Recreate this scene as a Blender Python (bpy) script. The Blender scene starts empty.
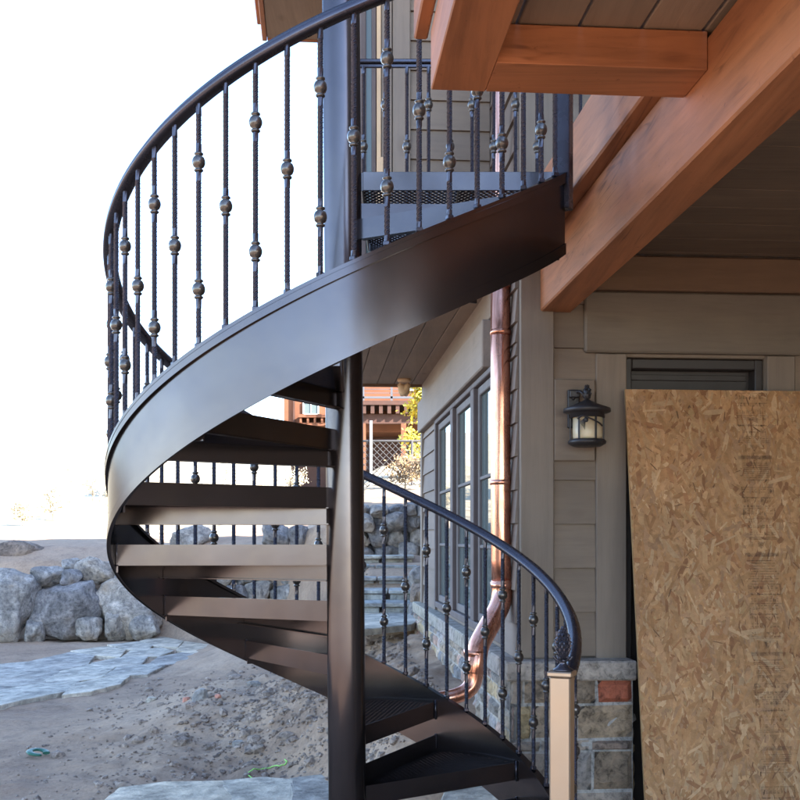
import bpy, math, random
from math import sin, cos, radians, pi, sqrt, atan2
from mathutils import Vector, Matrix, noise

random.seed(7)
SC = bpy.context.scene
COL = SC.collection
EYE = 1.45            # eye height above the yard; everything below is written relative to the eye
F = 1080.0            # focal length in pixels of the 800 px photograph
HOR = 538.0           # row of the horizon

def P(px, py, d):
    return Vector(((px-400)/F*d, d, (HOR-py)/F*d))

# ------------------------------------------------------------------ house frame
HA = radians(4.5)
HM = Matrix.Translation((0.496, 4.5, 0)) @ Matrix.Rotation(HA, 4, 'Z')
HI = HM.inverted()
def H(a, b, z): return HM @ Vector((a, b, z))
def on_front(px, py, b=0.0):
    d = Vector(((px-400)/F, 1, (HOR-py)/F)); o = HI @ Vector((0, 0, 0)); l = HI.to_3x3() @ d
    t = (b-o.y)/l.y; p = o+l*t; return p.x, p.z
def on_left(px, py, a=0.0):
    d = Vector(((px-400)/F, 1, (HOR-py)/F)); o = HI @ Vector((0, 0, 0)); l = HI.to_3x3() @ d
    t = (a-o.x)/l.x; p = o+l*t; return p.y, p.z
def on_level(px, py, z):
    t = z/((HOR-py)/F)
    p = HI @ Vector(((px-400)/F*t, t, z)); return p.x, p.y

# ------------------------------------------------------------------ node materials
def newmat(name):
    m = bpy.data.materials.new(name); m.use_nodes = True
    nt = m.node_tree; nt.nodes.clear()
    out = nt.nodes.new('ShaderNodeOutputMaterial'); b = nt.nodes.new('ShaderNodeBsdfPrincipled')
    nt.links.new(b.outputs[0], out.inputs[0])
    return m, nt, b
def N(nt, t, **kw):
    n = nt.nodes.new(t)
    for k, v in kw.items():
        if k.startswith('i_'):
            key = k[2:].replace('_', ' ')
            n.inputs[key].default_value = v
        else: setattr(n, k, v)
    return n
def ramp(nt, src, stops, interp='LINEAR'):
    r = N(nt, 'ShaderNodeValToRGB'); r.color_ramp.interpolation = interp
    els = r.color_ramp.elements
    els[0].position, els[0].color = stops[0][0], (*stops[0][1], 1)
    els[1].position, els[1].color = stops[-1][0], (*stops[-1][1], 1)
    for p, c in stops[1:-1]:
        e = els.new(p); e.color = (*c, 1)
    nt.links.new(src, r.inputs[0]); return r.outputs[0]
def coords(nt, scale=(1, 1, 1), rot=(0, 0, 0), kind='Object'):
    tc = N(nt, 'ShaderNodeTexCoord'); mp = N(nt, 'ShaderNodeMapping')
    mp.inputs['Scale'].default_value = scale; mp.inputs['Rotation'].default_value = rot
    nt.links.new(tc.outputs[kind], mp.inputs[0]); return mp.outputs[0]
def noi(nt, vec, scale, detail=6, rough=.55, dist=0):
    n = N(nt, 'ShaderNodeTexNoise'); n.inputs['Scale'].default_value = scale; n.inputs['Detail'].default_value = detail
    n.inputs['Roughness'].default_value = rough; n.inputs['Distortion'].default_value = dist
    if vec is not None: nt.links.new(vec, n.inputs['Vector'])
    return n.outputs['Fac']
def mix(nt, a, b, f, mode='MIX'):
    m = N(nt, 'ShaderNodeMix', data_type='RGBA', blend_type=mode)
    for sock, v in ((m.inputs[0], f), (m.inputs[6], a), (m.inputs[7], b)):
        if isinstance(v, (int, float)): sock.default_value = v
        elif isinstance(v, tuple): sock.default_value = (*v, 1)
        else: nt.links.new(v, sock)
    return m.outputs[2]
def bump(nt, b, h, strength=.3, dist=.01):
    n = N(nt, 'ShaderNodeBump'); n.inputs['Strength'].default_value = strength; n.inputs['Distance'].default_value = dist
    nt.links.new(h, n.inputs['Height']); nt.links.new(n.outputs[0], b.inputs['Normal'])
def dark(c, k): return tuple(x*k for x in c)

def m_paint(name, col, rough=.4, metal=0.0, nscale=9, var=.12, coat=0.0, bmp=.05, edge=1.0, spec=.5):
    m, nt, b = newmat(name); v = coords(nt)
    b.inputs['Specular Tint'].default_value = (edge, edge, edge, 1); b.inputs['Specular IOR Level'].default_value = spec
    f = noi(nt, v, nscale, 8)
    nt.links.new(ramp(nt, f, [(.3, dark(col, 1-var)), (.7, dark(col, 1+var))]), b.inputs['Base Color'])
    f2 = noi(nt, v, nscale*2.3, 6)
    mr = N(nt, 'ShaderNodeMapRange'); mr.inputs[3].default_value = rough*.8; mr.inputs[4].default_value = rough*1.3
    nt.links.new(f2, mr.inputs[0]); nt.links.new(mr.outputs[0], b.inputs['Roughness'])
    b.inputs['Metallic'].default_value = metal
    if coat: b.inputs['Coat Weight'].default_value = coat; b.inputs['Coat Roughness'].default_value = .15
    bump(nt, b, noi(nt, v, nscale*6, 4), bmp, .004)
    return m

def m_wood(name, col, axis, rough=.7, knots=0.0, var=.25, rot=HA, fine=60, spec=.4, hue=None, perboard=0.0, checks=0.0):
    """stained boards: grain stretched along the given local axis"""
    m, nt, b = newmat(name)
    s = [1.0, 1.0, 1.0]; s['xyz'.index(axis)] = .06
    v = coords(nt, tuple(s), (0, 0, -rot))
    g = noi(nt, v, fine, 5, .6, .4); g2 = noi(nt, v, fine*.18, 4, .6, 1.2); big = noi(nt, coords(nt), 1.7, 4)
    c1 = ramp(nt, g, [(.28, dark(col, 1-var*1.3)), (.5, col), (.75, dark(col, 1+var*.6))])
    c2 = ramp(nt, g2, [(.3, dark(col, 1-var)), (.6, dark(col, 1.06)), (.8, dark(hue or col, 1+var*.5))])
    c = mix(nt, c1, c2, .55)
    c = mix(nt, c, ramp(nt, big, [(.3, (.82, .82, .84)), (.7, (1.12, 1.1, 1.08))]), 1.0, 'MULTIPLY')
    if perboard:
        at = N(nt, 'ShaderNodeAttribute', attribute_name='tone')
        c = mix(nt, c, ramp(nt, at.outputs['Fac'], [(0, (1-perboard,)*3), (1, (1+perboard,)*3)]), 1.0, 'MULTIPLY')
    if knots:
        s2 = [1.6, 1.6, 1.6]; s2['xyz'.index(axis)] = .8
        vo = N(nt, 'ShaderNodeTexVoronoi'); vo.inputs['Scale'].default_value = 2.4
        nt.links.new(coords(nt, tuple(s2), (0, 0, -rot)), vo.inputs['Vector'])
        k = ramp(nt, vo.outputs['Distance'], [(0.0, (.35, .3, .28)), (.06, (.55, .5, .48)), (.12, (1, 1, 1))])
        c = mix(nt, c, k, knots, 'MULTIPLY')
    if checks:
        s3 = [1.0, 1.0, 1.0]; s3['xyz'.index(axis)] = .045
        ck = noi(nt, coords(nt, tuple(s3), (0, 0, -rot)), 13, 3, .5, .8)
        msk = noi(nt, coords(nt), 3.1, 3)
        ln_ = ramp(nt, ck, [(.47, (1, 1, 1)), (.492, (.38, .34, .32)), (.498, (.38, .34, .32)), (.515, (1, 1, 1))])
        c = mix(nt, c, ln_, ramp(nt, msk, [(.5, (0, 0, 0)), (.62, (checks,)*3)]), 'MULTIPLY')
        sp_ = noi(nt, coords(nt), 46, 3); c = mix(nt, c, ramp(nt, sp_, [(.26, (.5, .45, .42)), (.33, (1, 1, 1))]), .6, 'MULTIPLY')
    nt.links.new(c, b.inputs['Base Color'])
    b.inputs['Roughness'].default_value = rough; b.inputs['Specular IOR Level'].default_value = spec
    bump(nt, b, g, .35, .003)
    return m

M = {}
M['steel'] = m_paint('dark_bronze_paint', (.099, .086, .091), .2, .93, 3, .16, .08, .004, .42)
def ripple(m):
    nt = m.node_tree; b = nt.nodes['Principled BSDF']
    bump(nt, b, noi(nt, coords(nt), 3.2, 4, .45), .09, .010)
    d = ramp(nt, noi(nt, coords(nt), 2.2, 9, .7), [(.45, (0, 0, 0)), (.72, (.35, .35, .35))])
    old = b.inputs['Base Color'].links[0].from_socket
    nt.links.new(mix(nt, old, (.17, .14, .115), d), b.inputs['Base Color'])
ripple(M['steel'])
M['rail'] = m_paint('rail_paint', (.07, .066, .082), .26, .7, 7, .12, .1, .01, .6)
M['bronze'] = m_paint('newel_reflection_tan', (.42, .31, .225), .34, .75, 5, .06, .2, .02)  # lighter than the stair paint: reflection of sunlit ground put into the colour
M['knuckle'] = m_paint('knuckle_bronze', (.10, .088, .08), .28, .7, 40, .2, .3, .05)
M['siding'] = m_wood('grey_brown_siding', (.205, .157, .118), 'x', .75, .35, .16, perboard=.12)
M['siding_side'] = m_wood('grey_brown_side_siding', (.20, .155, .125), 'y', .75, .2, .16, perboard=.12)
M['trim_v'] = m_wood('grey_trim_vertical', (.215, .17, .133), 'z', .72, .3, .14)
M['trim_x'] = m_wood('grey_trim_across', (.18, .145, .112), 'x', .72, .3, .14)
M['trim_y'] = m_wood('grey_trim_along', (.215, .165, .13), 'y', .72, .3, .14)
M['timber_y'] = m_wood('orange_timber_along', (.37, .138, .056), 'y', .62, .8, .42, fine=45, checks=.8, hue=(.47, .195, .085))
M['timber_x'] = m_wood('orange_timber_across', (.37, .138, .056), 'x', .62, .8, .42, fine=45, checks=.8, hue=(.47, .195, .085))
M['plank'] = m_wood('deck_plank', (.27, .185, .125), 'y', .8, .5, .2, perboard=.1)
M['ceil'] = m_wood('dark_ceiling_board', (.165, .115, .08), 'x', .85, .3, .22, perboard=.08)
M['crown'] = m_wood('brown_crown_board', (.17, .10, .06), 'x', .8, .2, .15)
M['door'] = m_paint('dark_door_paint', (.035, .028, .027), .45, 0, 6, .15)
M['wframe'] = m_paint('window_frame_paint', (.10, .075, .07), .7, 0, 8, .1)
M['sash'] = m_paint('sash_paint', (.13, .11, .105), .7, 0, 8, .08)
M['fargrey'] = m_paint('far_grey_metal', (.085, .085, .10), .6, .1, 3, .08)
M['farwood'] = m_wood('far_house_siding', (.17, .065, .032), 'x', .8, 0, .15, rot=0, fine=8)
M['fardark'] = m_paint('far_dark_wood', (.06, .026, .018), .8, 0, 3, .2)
M['farroof'] = m_paint('far_roof', (.1, .09, .085), .8, 0, 3, .2)
M['lumber'] = m_wood('raw_lumber', (.62, .43, .26), 'z', .75, .3, .12, rot=0)
M['white_paint'] = m_paint('white_paint', (.72, .72, .7), .5, 0, 8, .05)
M['black'] = m_paint('black_iron', (.03, .026, .028), .42, .3, 30, .2, 0, .3)
M['green'] = m_paint('green_plastic', (.01, .09, .055), .4, 0, 10, .1)
M['string'] = m_paint('green_string', (.35, .75, .15), .6, 0, 10, .1)
M['orange_chip'] = m_paint('orange_rubble', (.45, .2, .14), .8, 0, 60, .15)
M['bark'] = m_paint('pale_bark', (.35, .31, .26), .85, 0, 12, .25)
M['twig'] = m_paint('dry_twig', (.30, .24, .17), .9, 0, 12, .2)
M['galv'] = m_paint('galvanised_wire', (.07, .065, .065), .7, .1, 12, .1)
M['interior'] = m_paint('window_shade', (.33, .38, .36), .9, 0, 2, .1)

def m_glass():
    m, nt, b = newmat('window_glass')
    b.inputs['Base Color'].default_value = (.10, .125, .12, 1); b.inputs['Roughness'].default_value = .03
    b.inputs['IOR'].default_value = 1.45; b.inputs['Specular IOR Level'].default_value = .4
    bump(nt, b, noi(nt, coords(nt), 1.3, 1), .06, .02)
    return m
M['glass'] = m_glass()
def m_milk():
    m, nt, b = newmat('cream_lamp_glass')
    f = noi(nt, coords(nt), 14, 3)
    nt.links.new(ramp(nt, f, [(.3, (.62, .48, .30)), (.7, (.82, .7, .5))]), b.inputs['Base Color'])
    b.inputs['Roughness'].default_value = .25; b.inputs['Transmission Weight'].default_value = .25
    b.inputs['Subsurface Weight'].default_value = .3; b.inputs['Subsurface Radius'].default_value = (.03, .02, .01)
    return m
M['milk'] = m_milk()
def m_copper():
    m, nt, b = newmat('bright_copper')
    v = coords(nt, (1, 1, .25)); f = noi(nt, v, 14, 6, .6, .6)
    nt.links.new(ramp(nt, f, [(.3, (.50, .20, .12)), (.5, (.78, .36, .24)), (.72, (.93, .55, .42))]), b.inputs['Base Color'])
    nt.links.new(ramp(nt, noi(nt, v, 30, 5), [(.3, (.16,)*3), (.75, (.36,)*3)]), b.inputs['Roughness'])
    b.inputs['Metallic'].default_value = .95
    bump(nt, b, noi(nt, v, 9, 3), .25, .006)
    return m
M['copper'] = m_copper()
def m_dirt():
    m, nt, b = newmat('dry_dirt')
    v = coords(nt)
    a = noi(nt, v, .45, 8, .62); c = noi(nt, v, 3.5, 9, .7, .5); f = noi(nt, v, 30, 8, .75)
    c1 = ramp(nt, a, [(.35, (.30, .205, .145)), (.5, (.38, .265, .185)), (.65, (.44, .32, .23))])
    c2 = ramp(nt, c, [(.3, (.60, .60, .62)), (.5, (1, 1, 1)), (.75, (1.15, 1.1, 1.04))])
    c3 = ramp(nt, f, [(.3, (.62, .6, .6)), (.5, (1, 1, 1)), (.7, (1.2, 1.18, 1.15))])
    col = mix(nt, mix(nt, c1, c2, .8, 'MULTIPLY'), c3, .75, 'MULTIPLY')
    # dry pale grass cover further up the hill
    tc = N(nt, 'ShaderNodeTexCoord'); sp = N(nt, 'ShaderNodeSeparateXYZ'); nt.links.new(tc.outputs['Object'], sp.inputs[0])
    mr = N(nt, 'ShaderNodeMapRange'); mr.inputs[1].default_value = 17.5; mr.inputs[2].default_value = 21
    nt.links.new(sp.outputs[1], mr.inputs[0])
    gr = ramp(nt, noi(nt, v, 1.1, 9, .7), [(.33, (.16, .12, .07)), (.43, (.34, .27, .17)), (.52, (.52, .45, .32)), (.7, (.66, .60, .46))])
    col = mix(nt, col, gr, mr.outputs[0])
    nt.links.new(col, b.inputs['Base Color']); b.inputs['Roughness'].default_value = .95
    b.inputs['Specular IOR Level'].default_value = .2
    ad = N(nt, 'ShaderNodeMath', operation='ADD'); nt.links.new(c, ad.inputs[0])
    ml = N(nt, 'ShaderNodeMath', operation='MULTIPLY'); ml.inputs[1].default_value = .5; nt.links.new(f, ml.inputs[0]); nt.links.new(ml.outputs[0], ad.inputs[1])
    bump(nt, b, ad.outputs[0], .8, .035)
    return m
M['dirt'] = m_dirt()
def m_rock(name, tint, scale=3.0, warm=.35):
    m, nt, b = newmat(name)
    v = coords(nt)
    a = noi(nt, v, scale, 9, .65, .8); c = noi(nt, v, scale*5, 8, .7); w = noi(nt, v, scale*.6, 4)
    c1 = ramp(nt, a, [(.32, dark(tint, .5)), (.46, dark(tint, .85)), (.56, dark(tint, 1.15)), (.7, dark(tint, 1.75))])
    c2 = ramp(nt, c, [(.36, (.42, .42, .45)), (.5, (.95, .95, .95)), (.64, (1.35, 1.33, 1.3))])
    col = mix(nt, c1, c2, .8, 'MULTIPLY')
    wf = ramp(nt, w, [(.52, (0, 0, 0)), (.68, (warm,)*3)])
    col = mix(nt, col, (.36, .27, .19), wf)
    oi = N(nt, 'ShaderNodeObjectInfo')
    col = mix(nt, col, ramp(nt, oi.outputs['Random'], [(0, (.72, .72, .76)), (.5, (1, 1, 1)), (1, (1.2, 1.12, 1.02))]), 1.0, 'MULTIPLY')
    nt.links.new(col, b.inputs['Base Color']); b.inputs['Roughness'].default_value = .85
    b.inputs['Specular IOR Level'].default_value = .3
    adr = N(nt, 'ShaderNodeMath', operation='ADD'); nt.links.new(a, adr.inputs[0]); nt.links.new(c, adr.inputs[1]); bump(nt, b, adr.outputs[0], .85, .05)
    return m
M['rock'] = m_rock('blue_grey_granite', (.34, .31, .285), 4.2, .55)
M['rock_brown'] = m_rock('brown_rock', (.25, .19, .15), 4, .8)
M['flag'] = m_rock('pale_flagstone', (.50, .45, .375), 1.6, .25)
M['slab'] = m_rock('step_slab', (.38, .38, .36), 2.2, .4)
M['gravel'] = m_rock('gravel_stone', (.50, .39, .31), 8, .5)
def m_attr(name, noise_scale=22, rough=.85, amt=.8, bmp=.5, lo=.45, dist=.012):
    m, nt, b = newmat(name)
    at = N(nt, 'ShaderNodeAttribute', attribute_name='col'); v = coords(nt)
    a = noi(nt, v, noise_scale, 8, .7, .4); c = noi(nt, v, noise_scale*.3, 4)
    col = mix(nt, at.outputs['Color'], ramp(nt, a, [(.32, (lo,)*3), (.5, (1, 1, 1)), (.68, (1.45, 1.4, 1.35))]), amt, 'MULTIPLY')
    col = mix(nt, col, ramp(nt, c, [(.35, (.8,)*3), (.65, (1.12,)*3)]), .7, 'MULTIPLY')
    nt.links.new(col, b.inputs['Base Color']); b.inputs['Roughness'].default_value = rough
    b.inputs['Specular IOR Level'].default_value = .3
    bump(nt, b, a, bmp, dist)
    return m
M['ashlar'] = m_attr('ashlar_stone', 26, .85, 1.0, .8, .25, .014)
M['flakes'] = m_attr('osb_flakes', 130, .7, .3, .3, .8, .001)
M['leaves'] = m_attr('yellow_leaves', 30, .7, .3, .1, .8)

# ------------------------------------------------------------------ mesh builder
class MB:
    def __init__(s): s.v = []; s.f = []; s.c = []; s.t = []; s.sm = []
    def add(s, vs, fs, col=(1, 1, 1), tone=.5, smooth=False):
        o = len(s.v); s.v += [tuple(x) for x in vs]
        for f in fs:
            s.f.append(tuple(i+o for i in f)); s.c.append(col); s.t.append(tone); s.sm.append(smooth)
    def box(s, lo, hi, mat=None, **k):
        x0, y0, z0 = lo; x1, y1, z1 = hi
        vs = [Vector(p) for p in ((x0, y0, z0), (x1, y0, z0), (x1, y1, z0), (x0, y1, z0), (x0, y0, z1), (x1, y0, z1), (x1, y1, z1), (x0, y1, z1))]
        if mat is not None: vs = [mat @ v for v in vs]
        s.add(vs, [(0, 3, 2, 1), (4, 5, 6, 7), (0, 1, 5, 4), (1, 2, 6, 5), (2, 3, 7, 6), (3, 0, 4, 7)], **k)
    def bbox(s, lo, hi, mat=None, bv=.004, **k):
        """box with chamfered edges"""
        lo = Vector(lo); hi = Vector(hi); c = (lo+hi)/2; h = (hi-lo)/2
        bv = min(bv, min(h)*.45)
        vs = []
        for sx in (-1, 1):
            for sy in (-1, 1):
                for sz in (-1, 1):
                    for ax in range(3):
                        p = Vector((sx*h.x, sy*h.y, sz*h.z)); 
                        for a2 in range(3):
                            if a2 != ax: p[a2] -= bv*(1 if p[a2] > 0 else -1)
                        vs.append(c+p)
        if mat is not None: vs = [mat @ v for v in vs]
        def idx(sx, sy, sz, ax): return (((sx > 0)*2+(sy > 0))*2+(sz > 0))*3+ax
        fs = []
        for ax in range(3):
            u, w = [i for i in range(3) if i != ax]
            for sg in (-1, 1):
                q = []
                for du, dw in ((-1, -1), (1, -1), (1, 1), (-1, 1)):
                    t = [0, 0, 0]; t[ax] = sg; t[u] = du; t[w] = dw; q.append(idx(*t, ax))
                fs.append(q)
        for ax in range(3):                      # edges along ax
            u, w = [i for i in range(3) if i != ax]
            for du in (-1, 1):
                for dw in (-1, 1):
                    q = []
                    for (sg, face) in ((-1, u), (1, u), (1, w), (-1, w)):
                        t = [0, 0, 0]; t[ax] = sg; t[u] = du; t[w] = dw; q.append(idx(*t, face))
                    fs.append(q)
        for sx in (-1, 1):
            for sy in (-1, 1):
                for sz in (-1, 1): fs.append([idx(sx, sy, sz, a) for a in range(3)])
        s.add(vs, fs, **k)
    def sweep(s, pts, prof, ups=None, closed=True, caps=True, smooth=True, scale=None, **k):
        """prof: list of (u, w) in the frame side, up"""
        n = len(prof); vs = []
        for i, p in enumerate(pts):
            p = Vector(p); a = Vector(pts[max(i-1, 0)]); b = Vector(pts[min(i+1, len(pts)-1)])
            t = (b-a).normalized(); up = Vector(ups[i]) if ups else Vector((0, 0, 1))
            sd = t.cross(up)
            if sd.length < 1e-4: sd = Vector((1, 0, 0))
            sd.normalize(); u2 = sd.cross(t).normalized(); q = scale[i] if scale else 1
            for (x, y) in prof: vs.append(p+sd*x*q+u2*y*q)
        fs = []
        for i in range(len(pts)-1):
            for j in range(n if closed else n-1):
                j2 = (j+1) % n
                fs.append((i*n+j, i*n+j2, (i+1)*n+j2, (i+1)*n+j))
        s.add(vs, fs, smooth=smooth, **k)
        if caps:
            o = len(s.v)-len(vs)
            s.f.append(tuple(o+j for j in range(n-1, -1, -1))); s.c.append((1, 1, 1)); s.t.append(.5); s.sm.append(False)
            o2 = o+(len(pts)-1)*n
            s.f.append(tuple(o2+j for j in range(n))); s.c.append((1, 1, 1)); s.t.append(.5); s.sm.append(False)
    def tube(s, pts, r, n=10, scale=None, up=(0, 0, 1), **k):
        s.sweep(pts, [(r*cos(2*pi*j/n), r*sin(2*pi*j/n)) for j in range(n)], ups=[up]*len(pts), scale=scale, **k)
    def lathe(s, c, prof, n=16, mat=None, **k):
        c = Vector(c); vs = []; fs = []
        for (r, z) in prof:
            for j in range(n):
                v = Vector((r*cos(2*pi*j/n), r*sin(2*pi*j/n), z))
                if mat is not None: v = mat @ v
                vs.append(c+v)
        for i in range(len(prof)-1):
            for j in range(n):
                j2 = (j+1) % n; fs.append((i*n+j, i*n+j2, (i+1)*n+j2, (i+1)*n+j))
        k.setdefault('smooth', True)
        s.add(vs, fs, **k)
        o = len(s.v)-len(vs)
        for ring, rev in ((0, True), (len(prof)-1, False)):
            if prof[ring][0] > 1e-4:
                q = [o+ring*n+j for j in range(n)]
                s.f.append(tuple(q[::-1] if rev else q)); s.c.append(k.get('col', (1, 1, 1))); s.t.append(.5); s.sm.append(False)
    def mesh(s, name, mat):
        me = bpy.data.meshes.new(name); me.from_pydata(s.v, [], s.f); me.validate(); 
        if len(me.polygons) == len(s.f):
            me.polygons.foreach_set('use_smooth', s.sm)
            if any(c != (1, 1, 1) for c in s.c):
                at = me.attributes.new('col', 'FLOAT_COLOR', 'FACE')
                at.data.foreach_set('color', [x for c in s.c for x in (*c, 1)])
            at = me.attributes.new('tone', 'FLOAT', 'FACE'); at.data.foreach_set('value', s.t)
        me.materials.append(M[mat] if isinstance(mat, str) else mat)
        return me
    def build(s, name, mat, parent=None, origin=None):
        if origin is not None:
            o0 = Vector(origin); s.v = [tuple(Vector(v)-o0) for v in s.v]
        o = bpy.data.objects.new(name, s.mesh(name, mat)); COL.objects.link(o)
        if origin is not None: o.location = origin
        if parent is not None: attach(o, parent)
        return o
def wm(o):
    if o.parent is None: return o.matrix_basis.copy()
    return wm(o.parent) @ o.matrix_parent_inverse @ o.matrix_basis
def attach(o, parent):
    o.parent = parent; o.matrix_parent_inverse = wm(parent).inverted()
def empty(name, loc, label, cat, group=None):
    o = bpy.data.objects.new(name, None); COL.objects.link(o); o.location = loc; o.empty_display_size = .2
    return tag(o, label, cat, group)
def tag(o, label, cat, group=None, kind=None):
    if label: o['label'] = label
    if cat: o['category'] = cat
    if group: o['group'] = group
    if kind: o['kind'] = kind
    return o
def ss(x, a, b):
    t = max(0, min(1, (x-a)/(b-a))); return t*t*(3-2*t)
def interp(x, xs, ys):
    if x <= xs[0]: return ys[0]
    for i in range(1, len(xs)):
        if x <= xs[i]: 
            t = (x-xs[i-1])/(xs[i]-xs[i-1]); return ys[i-1]+(ys[i]-ys[i-1])*t
    return ys[-1]

# ------------------------------------------------------------------ terrain
YB = ([-30, -3.5, -1.5, -.6, .5, 30], [15.7, 15.5, 14.1, 12.35, 12.3, 12.3])
def ground(x, y, rough=True):
    yb = interp(x, *YB)
    low = -1.45
    low += .68*ss(x, interp(y, [5.9, 7.4], [-.42, -1.35]), .14)*ss(y, 4.35, 5.4)*(1-ss(x, 3, 5))
    low = max(low, -1.45+.66*ss(x, -2.8, -.9)*ss(y, 9.5, 13.2))
    low += .30*math.exp(-((x+1.25)/.8)**2-((y-8.6)/1.1)**2)
    if x > -.6 and y > 8.6: low = max(low, low+(-.70+.5*ss(y, 9.2, 11.2)-low)*ss(x, -.6, -.3)*ss(y, 8.6, 9.2))-.06*ss(x, -.5, -.3)*(1-ss(x, .25, .4))*ss(y, 9.3, 9.6)*(1-ss(y, 11.6, 12.0))
    high = interp(x, [-30, -3.8, -1.7, -.6, 30], [-.52, -.52, -.12, .25, .25])
    slope = interp(x, [-12, -4, -1, 3], [.075, .075, .09, .10])
    yy = max(0, y-yb)
    high += .28*ss(yy, 0, 1.6)*(1-ss(x, -3.5, -1.5)) + slope*min(yy, 45) + .11*min(300, max(0, yy-45))
    high += .25*ss(yy, 8, 40)*noise.noise(Vector((x*.08, y*.08, 1)))
    h = low+(high-low)*ss(y, yb+.05, yb+.65)
    h -= .02*max(0, -x-8)*ss(y, 0, 12)*(1-ss(y, 18, 26))
    if y < 3: h = h
    if rough and abs(x) < 9 and y < 20:
        k = .25+.75*math.exp(-((x+.5)/1.1)**2-((y-7.4)/1.8)**2)
        k *= 1 if y > 4.2 else .3
        if x > -.7 and 9 < y < 12: k *= .3
        h += k*(.10*noise.noise(Vector((x*1.6, y*1.6, 0)))+.065*noise.noise(Vector((x*5, y*5, 3)))+.022*noise.noise(Vector((x*14, y*14, 9)))+.010*noise.noise(Vector((x*34, y*34, 2))))
    return h
def grid_line(fine0, fine1, step, far0, far1):
    xs = []; x = fine0; g = step
    back = []
    while x > far0: g *= 1.17; x -= g; back.append(x)
    xs = back[::-1]; x = fine0
    while x < fine1: xs.append(x); x += step
    g = step
    while x < far1: xs.append(x); g *= 1.13; x += g
    return xs
gx = grid_line(-3.6, .9, .035, -500, 500)
gy = []; y = 2.0
for a_, b_, s_ in ((2.0, 5.2, .12), (5.2, 11.5, .035), (11.5, 17, .12)):
    y = a_
    while y < b_-1e-6: gy.append(y); y += s_
back = []; g = .15; y = 2.0
while y > -300: g *= 1.17; y -= g; back.append(y)
gy = back[::-1]+gy; g = .15; y = 17
while y < 1400: gy.append(y); g *= 1.12; y += g
mb = MB(); vs = [(x, y, ground(x, y)) for y in gy for x in gx]; n = len(gx)
mb.add(vs, [(j*n+i, j*n+i+1, (j+1)*n+i+1, (j+1)*n+i) for j in range(len(gy)-1) for i in range(n-1)], smooth=True)
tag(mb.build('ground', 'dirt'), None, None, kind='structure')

# stones strewn through the loose dirt: nobody could count them
mb = MB(); rg = random.Random(3)
ico = None
def pebble(mb, c, r, rg, flat=.7):
    phi = (1+5**.5)/2
    vs = [(-1, phi, 0), (1, phi, 0), (-1, -phi, 0), (1, -phi, 0), (0, -1, phi), (0, 1, phi), (0, -1, -phi), (0, 1, -phi), (phi, 0, -1), (phi, 0, 1), (-phi, 0, -1), (-phi, 0, 1)]
    fs = [(0, 11, 5), (0, 5, 1), (0, 1, 7), (0, 7, 10), (0, 10, 11), (1, 5, 9), (5, 11, 4), (11, 10, 2), (10, 7, 6), (7, 1, 8), (3, 9, 4), (3, 4, 2), (3, 2, 6), (3, 6, 8), (3, 8, 9), (4, 9, 5), (2, 4, 11), (6, 2, 10), (8, 6, 7), (9, 8, 1)]
    rot = Matrix.Rotation(rg.uniform(0, 6.3), 3, 'Z') @ Matrix.Rotation(rg.uniform(-.4, .4), 3, 'X')
    sx, sy = rg.uniform(.7, 1.4), rg.uniform(.6, 1.1)
    out = []
    for v in vs:
        k = r*rg.uniform(.75, 1.15)/1.9
        out.append(Vector(c)+rot @ Vector((v[0]*k*sx, v[1]*k*sy, v[2]*k*flat)))
    mb.add(out, fs)
for i in range(6500):
    if i < 4200: x, y = rg.gauss(-.6, .6), rg.gauss(7.4, .95)
    elif i < 5200: x, y = rg.uniform(-2.6, .4), rg.uniform(5.9, 11)
    else: x, y = rg.gauss(.1, .35), rg.gauss(5.4, .6)
    if y < 5.0 or x > .28-.08*(y-4.5): continue
    r = rg.uniform(.03, .065) if i % 60 == 7 else min(.05, .006+rg.expovariate(1/.0062))
    pebble(mb, (x, y, ground(x, y)+r*.15), r, rg)
tag(mb.build('gravel', 'gravel'), 'loose stones and clods strewn over the dirt behind the staircase', 'gravel', kind='stuff')

# ------------------------------------------------------------------ boulders
def rock_mesh(w, h, dp, seed, cuts=11, rough=.13, sub=4):
    import bmesh
    bm = bmesh.new(); bmesh.ops.create_icosphere(bm, subdivisions=sub, radius=1)
    r = random.Random(seed); planes = []
    for i in range(cuts):
        nv = Vector((r.gauss(0, 1), r.gauss(0, 1), r.gauss(0, .8))).normalized(); planes.append((nv, r.uniform(.68, .98)))
    off = Vector((seed*3.7, seed*1.3, seed*.7))
    for v in bm.verts:
        p = v.co.copy()
        p = Vector([math.copysign(abs(c)**.62, c) for c in p])
        for nv, d in planes:
            e = p.dot(nv)-d
            if e > 0: p -= nv*e*.93
        nrm = p.normalized()
        p += nrm*(rough*noise.noise(p*1.7+off)+rough*.55*noise.noise(p*4.1+off)+rough*.25*noise.noise(p*9+off))
        v.co = p
    xs = [v.co.x for v in bm.verts]; ys = [v.co.y for v in bm.verts]; zs = [v.co.z for v in bm.verts]
    for v in bm.verts:
        v.co.x = ((v.co.x-min(xs))/(max(xs)-min(xs))-.5)*w
        v.co.y = ((v.co.y-min(ys))/(max(ys)-min(ys))-.5)*dp
        v.co.z = ((v.co.z-min(zs))/(max(zs)-min(zs)))*h
    me = bpy.data.meshes.new('boulder'); bm.to_mesh(me); bm.free()
    me.polygons.foreach_set('use_smooth', [sub >= 4]*len(me.polygons))
    return me
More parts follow.
